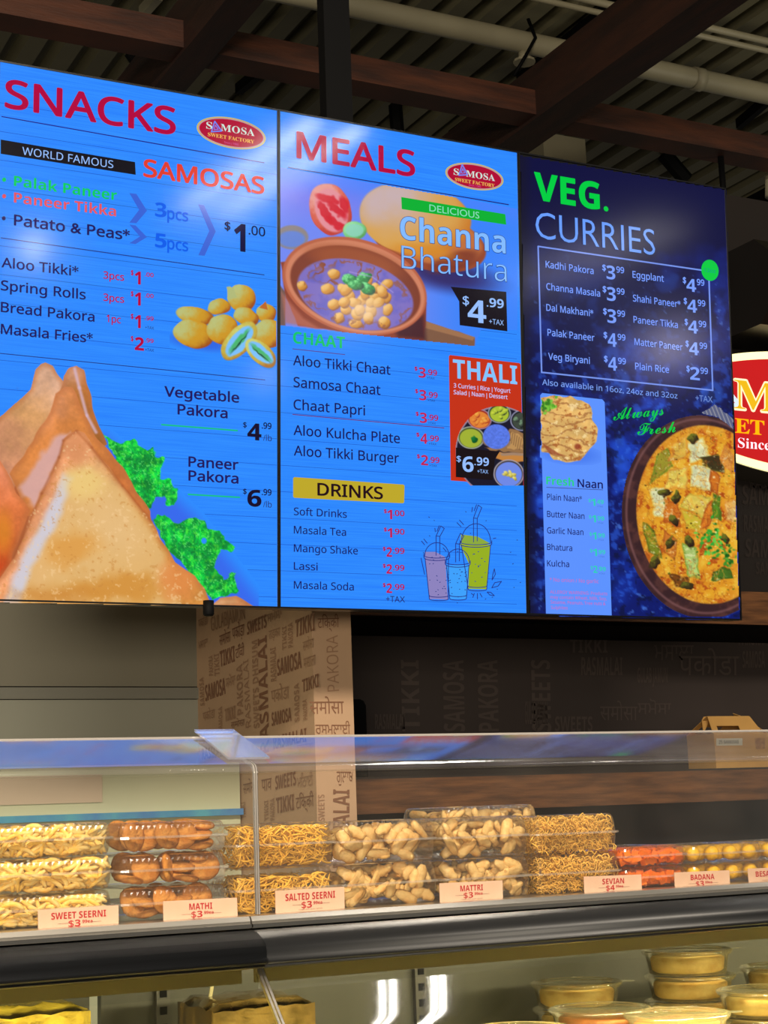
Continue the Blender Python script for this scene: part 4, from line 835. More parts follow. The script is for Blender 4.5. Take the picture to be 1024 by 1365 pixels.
# naan stack
p = Pic(720, 522, 802, 620, .8, (92, 146, 255)); X, Y = p.X, p.Y
sh = p.ell(760, 605, 36, 12, .1, 8); p.put(sh, (60, 110, 230), .7)
pts = [c8(*q) for q in [(97, 58), (160, 55), (230, 60), (290, 85), (310, 130), (305, 150), (330, 190), (325, 240), (300, 270), (260, 320), (200, 328), (150, 315), (130, 290), (100, 285)]]
m = p.poly(pts, .9, 1.6, 8, 3); f = fbm(X, Y, 12, 3)[..., None]; p.put(m, np.array((226, 180, 104.))*(.8+.35*f))
for i, yy in enumerate((95, 130, 165, 205, 240, 270, 300)):
    p.put(m*(1-ss(0, 2.2, np.abs(Y-c8(0, yy)[1]-4*np.sin(X/11+i*1.3)-(fbm(X, Y, 9, i)-.5)*9))), (150, 92, 50), .7)
g = fbm(X, Y, 6, 14); p.put(m*ss(.6, .72, g), (250, 222, 160), .8); p.put(m*ss(.38, .28, g), (170, 96, 44), .8); p.put(m*p.ell(*c8(245, 262), 4, 4, 0, 2), (140, 50, 30), .8); p.put(m*p.poly([c8(100, 245), c8(170, 290), c8(200, 300), c8(130, 292)], 1), (150, 70, 40), .8)
rnd = random.Random(3)
for i in range(34): p.put(p.ell(*c8(rnd.gauss(128, 16), rnd.gauss(92, 14)), 2.6, 2, rnd.uniform(0, 3), .8), rnd.choice([(90, 170, 40), (120, 200, 60), (50, 120, 30)]), .9)
p.emit('naan_picture', S3, 4, (m > .3) | (sh > .2) & (Y > 590))
# screen support: black post from the ceiling and small foot under the left screen
pa = at(433.5, 80, 3.66); pb = at(468, 80, 3.66)
tag(MB().box(pa[0], pb[0], 3.66, 3.70, SZ+.2, ZD).build('ceiling_post', M_black), 'square black post rising from behind the left pair of screens to the ceiling', 'post')
fp = at(278, 812, 3.56)
MB().lathe([(.001, .02), (.013, .02), (.013, -.012), (.010, -.016), (.001, -.016)], fp, 16).build('mount_foot', M_black, S1, True)
# ================================================================== RED OVAL SIGN
YL = YB0-.16
sg = at(1090, 555, YL); sign = empty('oval_light_sign', sg, 'backlit red oval shop sign with gold lettering, cut by the frame edge', 'sign')
rx = (at(1290, 575, YL)[0]-at(1090, 555, YL)[0]); rz = (at(1090, 472, YL)[2]-sg[2])
rx *= .93
def oval(a, b, y0, y1, name, m):
    n = 96; V = [(sg[0]+a*cos(2*pi*i/n), y, sg[2]+b*sin(2*pi*i/n)) for y in (y0, y1) for i in range(n)]
    F = [tuple(range(n)), tuple(range(n, 2*n))[::-1]]+[(i, n+i, n+(i+1) % n, (i+1) % n) for i in range(n)]
    return mk(name, V, F, m, sign)
oval(rx, rz, YL+.01, YB0, 'sign_case', mat('sign_case', (70, 66, 58), rough=.5))
MR = mat('sign_rim_glow', (255, 246, 190), rough=.4, emit=(255, 244, 176), estr=1.15)
oval(rx*.995, rz*.99, YL, YL+.0098, 'sign_rim', MR)
oval(rx*.955, rz*.865, YL-.004, YL-.0002, 'sign_face', mat('sign_red', (150, 10, 14), rough=.35, emit=(186, 26, 28), estr=.85))
MG = mat('sign_gold', (190, 150, 20), rough=.4, emit=(214, 168, 16), estr=.9); MW = mat('sign_white', (230, 220, 230), rough=.4, emit=(236, 216, 236), estr=.95); MO = mat('sign_letter_edge', (220, 210, 190), rough=.4, emit=(214, 196, 170), estr=.8)
def sw(s, x0, y0, x1, cap, m, st, off=0, d=.006, sl=.095):
    y = YL-d; A = at(x0, y0, y); B = at(x1, y0+sl*(x1-x0), y); B[2] = A[2]; word('sign_lettering', s, A, B, at(x0, y0-cap, y), m, sign, st, off)
sw('MOSA', 977.5, 545, 1160, 40, MO, 'S', .028, .0055); sw('MOSA', 979, 544, 1159, 38, MG, 'S', 0, .0065)
sw('ET FACTORY', 980, 576.5, 1168, 19, MG, 'S', .004); sw('Since', 984, 596.5, 1027, 13, MW, 'S', -.006)
y = YL-.006; q = [at(*p, y) for p in ((960, 550), (976, 523), (988, 541), (976, 546))]
mk('sign_triangle', [at(976, 523, y), at(988, 538, y), at(986, 541, y), at(960, 549, y), at(960, 545, y), at(980, 537, y), at(974, 530, y)], [(0, 1, 5, 6), (1, 2, 3, 4, 5)], mat('sign_pale', (190, 210, 230), rough=.4, emit=(190, 210, 230), estr=.9), sign)

# ================================================================== KRAFT GABLE BOX
M_kb = mat('kraft_card', (214, 164, 92), rough=.6, var=.1, vscale=14); YK = 4.46
k0 = at(951.5, 1000, YK)[0]; k1 = k0+.24; kz0 = zs1+.0045; kz1 = at(951, 978, YK)[2]
kb = empty('kraft_gable_box', (k0+.1, YK+.07, kz0), 'brown kraft gable box with handle slot and a handwritten sticker', 'box')
MB().box(k0+.006, k1, YK, YK+.15, kz0, kz1).build('body', M_kb, kb)
ht = at(970, 955, YK+.03)[2]
def wall(y0, y1, nm):
    # leaning panel with slot: local u across, v up
    xs = [k0+.004, at(959, 970, YK)[0], at(988.5, 970, YK)[0], k1-.02]; vs = [0, .12, .45, 1.0]
    def P(u, v): return (xs[u]+(.010*(1-abs(1)) if 0 else (.004*vs[v] if u == 0 else (-.03*vs[v] if u == 3 else 0))), y0+(y1-y0)*vs[v], kz1+(ht-kz1)*vs[v])
    V = [P(u, v) for v in range(4) for u in range(4)]; F = []
    for v in range(3):
        for u in range(3):
            if u == 1 and v == 1: continue
            a = v*4+u; F.append((a, a+1, a+5, a+4))
    o = mk(nm, V, F, M_kb, kb); md = o.modifiers.new('thick', 'SOLIDIFY'); md.thickness = .0016
wall(YK+.001, YK+.030, 'handle_panel'); wall(YK+.149, YK+.034, 'handle_panel')
gx = k1-.02
o = mk('gable_flap', [(k1, YK, kz1), (k1, YK+.15, kz1), (k1-.06, YK+.10, ht+.01), (k1-.085, YK+.075, ht+.014), (k1-.075, YK+.05, ht+.004)], [(0, 1, 2, 3, 4)], M_kb, kb); md = o.modifiers.new('thick', 'SOLIDIFY'); md.thickness = .0016
e = [at(*p, YK+.06) for p in ((937.5, 976), (935.5, 960), (938, 955.5), (942, 955), (944.5, 960), (943, 966))]
o = mk('side_tab', e+[np.array((k0+.006, YK+.06, kz1))], [(0, 1, 2, 3, 4, 5, 6)], M_kb, kb); md = o.modifiers.new('thick', 'SOLIDIFY'); md.thickness = .0016
st_ = [at(955, 984.5, YK-.001), at(990, 984, YK-.001), at(990, 993.5, YK-.001), at(955, 994, YK-.001)]
mk('sticker', st_, [(0, 1, 2, 3)], mat('white_sticker', (224, 220, 196), rough=.5), kb)
A = at(958.5, 991.5, YK-.002); word('handwriting', '25 SAMOSAS', A, at(985, 991, YK-.002), at(958.5, 987, YK-.002), mat('marker_black', (20, 20, 24)), kb, 'R', .01)
mk('ink_stamp', [at(1006, 984, YK-.001), at(1020, 983, YK-.001), at(1020, 998, YK-.001), at(1008, 999, YK-.001)], [(0, 1, 2, 3)], mat('stamp_ink', (156, 112, 72), rough=.6, var=.4, vscale=120, col2=(196, 146, 84)), kb)

# ================================================================== DISPLAY CASES
YF = 2.05
M_steel = mat('brushed_steel', (190, 184, 174), rough=.28, metal=.9, var=.15, vscale=30, stretch=(.2, 1, 8))
M_pol = mat('polished_steel', (236, 230, 220), rough=.12, metal=1)
M_bump = mat('black_bumper', (17, 18, 20), rough=.38, spec=.35)
M_glass = clear('case_glass', (.93, .95, .90), rough=.035, refl=1.3, base=.03)
M_int = mat('case_interior', (46, 46, 33), rough=.5, var=.1, vscale=3); M_intd = mat('case_dark_trim', (52, 50, 42), rough=.5)
M_val = mat('case_valance', (112, 105, 78), rough=.4, var=.1, vscale=6)
ZS = float(at(512, 1210, YF)[2]); ZM = float(at(512, 1227.5, YF-.005)[2]); ZB2 = float(at(512, 1277, 2.02)[2])
XS = float(at(348, 1290, 2.02)[0]); XL, XRr = -1.0, 3.6
zi = float(at(920, 1262, 2.45)[2])-5*.046
def case(x0, x1, lab):
    g = .001; r = empty('refrigerated_display_case', ((x0+x1)/2, YF, 0), lab, 'display case', 'refrigerated display cases')
    MB().extr([(YF, ZM+.002), (YF, ZS-.006), (YF+.004, ZS), (2.74, ZS), (2.74, ZS-.012), (YF+.02, ZS-.012), (YF+.02, ZM+.002)], x0+g, x1-g).build('top_shelf', M_steel, r)
    MB().box(x0+g, x1-g, YF-.004, YF-.0004, ZM+.003, ZM+.0075).build('polished_strip', M_pol, r)
    d = ZM-ZB2
    pr = [(2.07, ZM), (2.043, ZM), (2.026, ZM-.06*d), (2.010, ZM-.2*d), (2.000, ZM-.38*d), (1.997, ZM-.55*d), (1.999, ZM-.68*d), (1.9945, ZM-.74*d), (1.9945, ZM-.82*d), (2.002, ZM-.88*d), (2.006, ZM-.90*d), (2.003, ZM-.93*d), (2.008, ZM-.97*d), (2.016, ZB2), (2.07, ZB2)]
    o = MB().extr(pr, x0+g, x1-g).build('bumper', M_bump, r, True)
    gp = [(2.024, ZB2+.0), (1.989, ZB2-.033), (1.954, ZB2-.066), (1.919, ZB2-.102), (1.885, ZB2-.2), (1.868, ZB2-.3), (1.86, ZB2-.42)]
    gi = [(a+.004, b-.003) for a, b in gp]
    MB().extr(gp, x0+.004, x1-.004, False).build('front_glass', M_glass, r, True)
    for xe in (x0+.001, x1-.0045):
        MB().extr(gp+gi[::-1], xe, xe+.0035).build('glass_edge', M_steel, r)
    MB().box(x0+.01, x1-.01, 2.062, 2.07, ZB2-.022, ZB2-.002).build('valance', M_val, r)
    MB().box(x0+.01, x1-.01, 2.07, 2.74, ZB2+.005, ZB2+.012).build('inner_ceiling', M_int, r)
    MB().box(x0+.01, x1-.01, 2.74, 2.76, zi-.5, ZS).build('back_panel', M_int, r)
    MB().box(x0+.01, x1-.01, 2.73, 2.739, ZB2-.075, ZB2-.052).build('rear_rail', M_intd, r)
    MB().box(x0+.01, x1-.01, 1.95, 2.74, zi-.012, zi).build('inner_shelf', mat('case_shelf', (150, 140, 90), rough=.4), r)
    MB().box(x0+.001, x1-.001, 1.875, 2.74, .05, zi-.06).build('base_body', M_black, r)
    MB().box(x0+.03, x1-.03, 1.95, 2.7, 0, .05).build('kick_plinth', M_black, r)
    return r
CL = case(XL, XS, 'left refrigerated display case below the sweet seerni and mathi boxes')
CR = case(XS, XRr, 'right refrigerated display case below the salted seerni, mattri and sevian boxes')
for xq in (216, 560):
    a = at(xq, 1330, 2.735)
    s_ = MB().box(a[0]-.012, a[0]+.012, 2.728, 2.7385, zi, ZB2-.03).build('shelf_standard', M_intd, CL if a[0] < XS-.02 else CR)
    for j in range(7): MB().box(a[0]-.006, a[0]+.006, 2.7265, 2.7279, ZB2-.075-j*.028, ZB2-.062-j*.028).build('slot', M_black, s_)
for i, (x0, x1) in enumerate(((0, 8), (29, 42), (65, 78), (92, 102), (122, 154))):
    a = at(x0, 1335-x0*.06, 2.73); b = at(x1, 1335-x0*.06, 2.73); MB().box(a[0], b[0], 2.715, 2.7279, ZB2-.074, ZB2-.054).build('vent_slot', M_black, CL if b[0] < XS-.02 else CR)
q = [at(*p, 2.5) for p in ((283, 1312), (281, 1325), (277, 1345), (270, 1368), (262, 1390))]
tag(MB().tube(q, .003, 6).build('loose_cable', mat('grey_cable', (170, 160, 120))), 'thin pale cable hanging inside the left display case', 'cable')
for c0, c1 in ((XL+.3, XS-.15), (XS+.15, XRr-.3)):
    l = bpy.data.lights.new('case_strip_light', 'AREA'); l.shape = 'RECTANGLE'; l.size = c1-c0; l.size_y = .02; l.energy = 15*(c1-c0); l.color = (1, .86, .50)
    o = bpy.data.objects.new('case_strip_light', l); COL.objects.link(o); o.location = ((c0+c1)/2, 2.09, ZB2-.012); o.rotation_euler = (radians(30), 0, 0)

# ---- acrylic guards standing on the case tops
M_ac = clear('acrylic', (.95, .95, .94), rough=.05, refl=.85, haze=.03, hazecol=(226, 216, 200), base=.02)
M_lip = clear('acrylic_lip', (.93, .93, .93), rough=.10, refl=.46, haze=.09, hazecol=(214, 210, 220), base=.02)
M_ace = mat('acrylic_edge', (150, 144, 138), rough=.12, spec=.9, emit=None)
GY = 2.068; ZG = float(at(512, 1014.5, GY)[2]); GT = .135; GR = GT*math.tan(radians(17.5))
XG = float(at(344, 1100, GY)[0])
def guard(x0, x1, lab, dz=0):
    r = empty('acrylic_guard', ((x0+x1)/2, GY, ZS), lab, 'sneeze guard', 'acrylic sneeze guards')
    pr = [(GY, ZS+.001), (GY, ZG-.010+dz)]+[(GY+.011-.011*cos(a), ZG-.010+.011*sin(a)+dz) for a in (radians(25), radians(50), radians(72))]+[(GY+GT, ZG+GR+dz)]
    MB().extr(pr[:2], x0, x1, False).build('front_pane', M_ac, r, True); MB().extr(pr[1:], x0, x1, False).build('sloping_lip', M_lip, r, True)
    MB().box(x0, x1, GY+GT, GY+GT+.0028, ZG+GR+dz-.0018, ZG+GR+dz+.0018).build('top_edge', M_ace, r)
    MB().box(x0, x1, GY-.0025, GY-.0004, ZG+dz-.0125, ZG+dz-.0105).build('bend_highlight_ridge', M_ac, r)
    for xe in (x0, x1):
        ip = [(a+.004 if i < 2 else a+.003, b-(0 if i < 2 else .004)) for i, (a, b) in enumerate(pr)]
        MB().extr(pr+ip[::-1], xe-.0012, xe+.0012).build('side_edge', M_ace, r)
    return r
guard(XL, XG-.004, 'left bent acrylic guard in front of the sweet seerni and mathi boxes')
guard(XG, XRr, 'right bent acrylic guard in front of the salted seerni and mattri boxes')
c = XG-.004; pl = []
for yy, zz in ((GY+.016, ZG+.003+.0065), (GY+GT+.012, ZG+.0065+GR+.006)): pl += [(c-.03, yy, zz), (c+.03, yy, zz)]
o = mk('acrylic_clip', pl, [(0, 1, 3, 2)], clear('acrylic_clip', (.95, .95, .97), rough=.06, refl=1.2, haze=.12, hazecol=(220, 220, 235), base=.04)); md = o.modifiers.new('thick', 'SOLIDIFY'); md.thickness = .003
tag(o, 'small clear acrylic plate joining the two guards at the top', 'clip')

# ---- snack boxes
M_pl = clear('clear_plastic', (.985, .98, .97), rough=.14, refl=.55, haze=.03, hazecol=(240, 232, 215), base=.015)
YFr = 2.10
M_rim = clear('clear_plastic_rim', (.97, .96, .95), rough=.1, refl=1.2, haze=.22, hazecol=(250, 244, 232), base=.06)
def rrect(w_, d_, r, n):
    """n points round a rounded rectangle centred on 0"""
    per = 2*(w_+d_-4*r)+2*pi*r; out = []
    for i in range(n):
        s = per*i/n; L_ = [(w_-2*r), pi*r/2, (d_-2*r), pi*r/2]*2; k = 0
        while s > L_[k] and k < 7: s -= L_[k]; k += 1
        X0, Y0 = w_/2-r, d_/2-r; q = k//2; cxs = [(X0, -Y0), (X0, Y0), (-X0, Y0), (-X0, -Y0)][q]; st = [(-X0, -d_/2, 1, 0), (w_/2, -Y0, 0, 1), (X0, d_/2, -1, 0), (-w_/2, Y0, 0, -1)][q]
        if k % 2 == 0: p_ = (st[0]+st[2]*s, st[1]+st[3]*s); nn = (st[3], -st[2])
        else: a = -pi/2+q*pi/2+s/r; p_ = (cxs[0]+r*cos(a), cxs[1]+r*sin(a)); nn = (cos(a), sin(a))
        out.append((p_, nn))
    return out
def clamshell(w_, d_, h, lab, group, cat='plastic box', flutes=True, name='clamshell_box'):
    root = empty(name, (0, 0, 0), lab, cat, group)
    n = 2*int((w_+d_)/.0042); n += n % 2; rr = rrect(w_, d_, .012, n)
    def rings(L_, nm, cap):
        V = []; F = []
        for (off, z, fl) in L_:
            for i, (p_, nn) in enumerate(rr): o_ = off-(fl if i % 2 else 0); V.append((p_[0]+nn[0]*o_, p_[1]+nn[1]*o_, z))
        for j in range(len(L_)-1): F += [(j*n+i, j*n+(i+1) % n, (j+1)*n+(i+1) % n, (j+1)*n+i) for i in range(n)]
        F.append(tuple(range(n)) if cap == 0 else tuple(range((len(L_)-1)*n, len(L_)*n)))
        me = bpy.data.meshes.new(nm); me.from_pydata([tuple(map(float, v)) for v in V], [], F); me.update(); return link(nm, me, M_pl, root)
    m = .50*h
    rings([(-.008, .0, 0), (-.005, .001, 0), (-.003, .004, .0), (-.0012, m*.5, 0), (0, m-.002, 0), (.0035, m-.001, 0), (.0035, m, 0)], 'tray', 0)
    f = .0016 if flutes else 0
    V = []; F = []; cc = rr[::2]; nn2 = len(cc)
    for o_, z in ((.0002, m-.0012), (.0048, m-.0012), (.0048, m+.0018), (.0002, m+.0018)): V += [(p_[0]+q_[0]*o_, p_[1]+q_[1]*o_, z) for p_, q_ in cc]
    for j in range(3): F += [(j*nn2+i, j*nn2+(i+1) % nn2, (j+1)*nn2+(i+1) % nn2, (j+1)*nn2+i) for i in range(nn2)]
    me = bpy.data.meshes.new('rim'); me.from_pydata([tuple(map(float, v)) for v in V], [], F); me.update(); link('rim', me, M_rim, root)
    rings([(.0035, m+.0004, 0), (.0035, m+.0014, 0), (0, m+.002, 0), (-.0015, h*.76, 0), (-.003, h*.88, f*.25), (-.0055, h*.955, f*.9), (-.009, h-.0006, f*.5), (-.014, h-.0002, 0), (-.016, h-.0018, 0)], 'lid', 1)
    return root
BOXES = []
def stack(px0, px1, n, ytop_px, xmid, lab, group, Y0=YFr, d_=.155, zbase=None, ht=None, fl=True, ordn=('bottom', 'middle', 'top')):
    zb_ = ZS if zbase is None else zbase
    ym = ytop_px; x0 = float(at(px0, ym, Y0)[0]); x1 = float(at(px1, ym, Y0)[0])
    h = (float(at(xmid, ytop_px, Y0)[2])-zb_)/n if ht is None else ht
    w_ = x1-x0-.004; first = None; out = []
    for i in range(n):
        nm = ordn[i] if n == 3 else ('bottom', 'top')[i] if n == 2 else ''
        loc = ((x0+x1)/2, Y0+d_/2+random.uniform(0, .003), zb_+.0006+i*h)
        if first is None: first = o = clamshell(w_, d_, h-.0008, '', group, flutes=fl); o.location = loc; WL[o.name] = np.array(loc)
        else: o = copy_tree(first, loc)
        o['label'] = lab % nm; out.append((x0+.004, x1-.004, Y0+.006, Y0+d_-.006, loc[2]+.002, loc[2]+h-.0065, nm))
    return out
random.seed(11)
bx_sweet = stack(-16, 153, 3, 1096, 100, '%s clear clamshell of sweet seerni sticks at far left', 'boxes of sweet seerni')
bx_math = stack(157, 306, 3, 1094, 230, '%s clear clamshell of round mathi biscuits', 'boxes of mathi')
bx_salt = stack(311, 448, 2, 1096, 380, '%s clear clamshell of thin yellow salted seerni', 'boxes of salted seerni')
bx_m1 = stack(451, 584, 2, 1092, 520, '%s clear clamshell of mattri next to the salted seerni', 'boxes of mattri')
bx_m2 = stack(587, 707, 2, 1088, 650, '%s clear clamshell of mattri next to the sevian', 'boxes of mattri')
bx_sev = stack(711, 826, 2, 1085, 770, '%s clear clamshell of curly golden sevian noodles', 'boxes of sevian')
hm = (bx_m2[1][4]-bx_m2[0][4])
bx_mb = stack(592, 720, 3, 1073, 655, '%s clear clamshell of mattri in the stack behind the front row', 'boxes of mattri', Y0=2.285, d_=.15)
bx_or = stack(829, 919, 2, 1127, 870, '%s shallow clear box of orange sweets', 'boxes of orange badana', fl=False)
bx_y1 = stack(920, 1020, 2, 1124, 970, '%s shallow clear box of yellow balls beside the orange sweets', 'boxes of yellow sweets', fl=False)
bx_y2 = stack(1022, 1120, 2, 1119, 1070, '%s shallow clear box of yellow balls cut by the right edge', 'boxes of yellow sweets', fl=False)

M_sweet = mat('sugared_stick', (248, 196, 70), rough=.65, var=.3, vscale=120, rnd=.25, col2=(246, 218, 140), bump=.2, bscale=300)
M_mathi = mat('baked_biscuit', (214, 150, 74), rough=.9, spec=.12, var=.45, vscale=70, rnd=.25, col2=(180, 112, 48), bump=1.0, bscale=120)
M_mattri = mat('fried_pastry', (240, 204, 132), rough=.6, var=.3, vscale=60, rnd=.2, col2=(212, 158, 80), bump=.5, bscale=180)
M_salt = mat('salted_stick', (250, 194, 66), rough=.55, rnd=.3, island=True)
M_sev = mat('fried_noodle', (254, 200, 88), rough=.5, rnd=.28, island=True)
M_or = mat('orange_sweet', (252, 126, 10), rough=.3, rnd=.2, island=True, spec=.5)
M_yel = mat('yellow_sweet', (255, 196, 10), rough=.45, var=.2, vscale=90, rnd=.1, bump=.4, bscale=200)
def mesh_only(mb, m, smooth=True, nm='piece'):
    me = bpy.data.meshes.new(nm); me.from_pydata(mb.v, [], mb.f); me.update(); me.materials.append(m)
    me.polygons.foreach_set('use_smooth', [smooth]*len(me.polygons)); return me
def stick_mb(L_, r, bend, k=7, seg=5, mb=None, M=None):
    mb = mb or MB(); pts = []
    for i in range(seg+1):
        q = i/seg-.5; p_ = np.array([q*L_, 0, bend*(1-4*q*q)*L_]); pts.append(p_ if M is None else M(p_))
    rr = [r*(.55 if i in (0, seg) else 1) for i in range(seg+1)]; return mb.tube(pts, rr, k)
R_ = random.Random(5)
sticks = [mesh_only(stick_mb(.023+.003*i, .0029+.0003*(i % 3), (.05, -.12, .2, 0, .12)[i % 5]), M_sweet, nm='sweet_stick') for i in range(5)]
def place(me, name, loc, rot, lab, cat, grp):
    o = bpy.data.objects.new(name, me); COL.objects.link(o); o.location = loc; o.rotation_euler = rot
    return tag(o, lab, cat, grp)
def stuff_sticks(b, n, L_, r, name, lab, cat, m, k=5, seg=3, bend=.15, y0=0, y1=1, fill=1.0, front=.5, curl=0):
    mb = MB(); x0, x1, ya, yb, z0, z1, _ = b
    for i in range(n):
        ll = L_*R_.uniform(.7, 1.3); a = R_.uniform(-1.5, 1.5); t_ = R_.uniform(-.35, .35); u_ = R_.random()
        yy = ya+(yb-ya)*(y0+(y1-y0)*(u_**2 if R_.random() < front else u_))
        zt_ = z0+(z1-z0)*fill; zc = R_.uniform(z0+r, zt_-r); q = max(0, min(zc-z0, zt_-zc))*1.1
        if abs(sin(a))*ll/2 > q: a = math.copysign(math.asin(min(1, 2*q/ll)), a)
        hx = cos(a)*ll/2; c = np.array([R_.uniform(x0+hx, x1-hx), max(yy, ya+.002), zc])
        ca_, sa = cos(a), sin(a); ph = R_.uniform(0, 6.28); bd = R_.uniform(-bend, bend)
        def M(p_, c=c, ca_=ca_, sa=sa, t_=t_, ph=ph):
            if curl: p_ = p_+np.array([0, cos(p_[0]*curl+ph)*.0022, sin(p_[0]*curl+ph)*.0030])
            x = p_[0]*ca_-p_[2]*sa; z = p_[0]*sa+p_[2]*ca_; return c+np.array([x, max(p_[1]+x*t_, -(c[1]-ya)), z])
        stick_mb(ll, r, bd, k, seg, mb, M)
    return tag(mb.build(name, m, None, True), lab, cat, kind='stuff')
for b in bx_sweet:
    x0, x1, ya, yb, z0, z1, nm = b
    for i in range(96):
        a = R_.uniform(-.95, .95)*(1 if R_.random() < .75 else 1.5); ll = .027; fz = 1.0 if nm != 'bottom' else .86; zc = R_.uniform(z0+.003, z0+(z1-z0)*fz-.002); q = max(.0, min(zc-z0-.002, z0+(z1-z0)*fz-zc))*1.15
        if abs(sin(a))*ll/2 > q: a = math.copysign(math.asin(min(1, 2*q/ll)), a)
        hx = abs(cos(a))*ll/2; ly = i % 3
        place(sticks[i % 5], 'sweet_stick', (R_.uniform(x0+hx+.002, x1-hx-.002), ya+.003+ly*.0045+R_.uniform(0, .002), zc), (R_.uniform(-.4, .4), -a, R_.uniform(-.25, .25)), 'short sugar-coated stick in the %s box of sweet seerni' % nm, 'fried stick', 'sweet seerni sticks in the %s box' % nm)
    stuff_sticks((x0, x1, ya+.014, yb, z0, z1, nm), 330, .028, .0032, 'sweet_stick_filling', 'deeper layers of sugar-coated sticks filling the %s sweet seerni box' % nm, 'fried sticks', M_sweet, 6, 3)
for b in bx_salt: stuff_sticks(b, 900, .021, .00135, 'salted_stick_filling', 'thin yellow fried sticks heaped in the %s salted seerni box' % b[6], 'fried sticks', M_salt, 4, 3, .22, fill=1.0 if b[6] == 'top' else .86, front=.85)
for b in bx_sev: stuff_sticks(b, 1000, .020, .00095, 'noodle_filling', 'curly golden fried noodles heaped in the %s sevian box' % b[6], 'fried noodles', M_sev, 4, 6, .3, front=.85, curl=420)
def slab(i):
    rr = random.Random(i); mb = MB(); L_ = rr.uniform(.024, .038); W_ = rr.uniform(.013, .022); T = rr.uniform(.003, .005); nx, ny = 6, 8; V = []; F = []
    tw = rr.uniform(-.6, .6); bd = rr.uniform(-.25, .25)
    for a in range(nx+1):
        q = a/nx-.5; wd = W_*(1-.35*abs(q)*2)*(1+rr.uniform(-.14, .14)); th = T*(1+rr.uniform(-.25, .25)); e_ = .72 if a in (0, nx) else 1
        for j in range(ny):
            an = 2*pi*j/ny; y = cos(an)*wd/2*e_; z = sin(an)*th*e_*(1+rr.uniform(-.2, .2)); c_, s_ = cos(tw*q), sin(tw*q)
            V.append((q*L_, y*c_-z*s_, y*s_+z*c_+bd*L_*(1-4*q*q)*.5))
    F = [(a*ny+j, a*ny+(j+1) % ny, (a+1)*ny+(j+1) % ny, (a+1)*ny+j) for a in range(nx) for j in range(ny)]+[tuple(range(ny))[::-1], tuple(range(nx*ny, nx*ny+ny))]
    mb.add(V, F); return mesh_only(mb, M_mattri, nm='pastry_piece')
slabs = [slab(i) for i in range(6)]
for bs, wh, cnt in ((bx_m1, 'next to the salted seerni', 30), (bx_m2, 'next to the sevian', 28), (bx_mb[2:], 'behind the front row', 12)):
    for b in bs:
        x0, x1, ya, yb, z0, z1, nm = b
        for i in range(cnt):
            a = R_.uniform(-1.3, 1.3); ly = i % 3; zc = R_.uniform(z0+.006, z1-.006); q = min(zc-z0, z1-zc)*1.05
            if abs(sin(a))*.017 > q: a = math.copysign(math.asin(min(1, q/.017)), a)
            hx = abs(cos(a))*.016
            place(slabs[i % 6], 'pastry_piece', (R_.uniform(x0+hx, x1-hx), ya+.006+ly*.008, zc), (1.57+R_.uniform(-.7, .7), -a, R_.uniform(-.3, .3)), 'pale fried pastry piece in the %s mattri box %s' % (nm, wh), 'fried pastry', 'mattri pieces in the %s box %s' % (nm, wh))
        mb_ = MB()
        for i in range(90):
            c = (R_.uniform(x0+.012, x1-.012), R_.uniform(ya+.028, yb-.012), R_.uniform(z0+.008, z1-.006)); me = slabs[i % 6]; a = R_.uniform(0, 3); q = R_.uniform(-1, 1)
            V = [Vector(v.co) for v in me.vertices]; Mx = Matrix.Rotation(a, 3, 'Z') @ Matrix.Rotation(q, 3, 'X')
            mb_.add([(Mx @ v)+Vector(c) for v in V], [tuple(p_.vertices) for p_ in me.polygons])
        tag(mb_.build('pastry_filling', M_mattri, None, True), 'deeper pastry pieces filling the %s mattri box %s' % (nm, wh), 'fried pastry', kind='stuff')
def disc(i):
    rr = random.Random(i+40); r = .0205+.0015*(i % 2); T = .0048; pr = [(.0005, T*.95), (r*.4, T), (r*.75, T*.92), (r*.93, T*.55), (r, 0), (r*.93, -T*.55), (r*.75, -T*.92), (r*.4, -T), (.0005, -T*.95)]
    mb = MB().lathe(pr, k=20); mb.v = [(x*(1+.05*sin(3*math.atan2(y, x)+i)), y*(1+.05*sin(2*math.atan2(y, x)+i)), z+rr.uniform(-.0006, .0006)) for x, y, z in mb.v]; return mesh_only(mb, M_mathi, nm='mathi_biscuit')
discs = [disc(i) for i in range(4)]
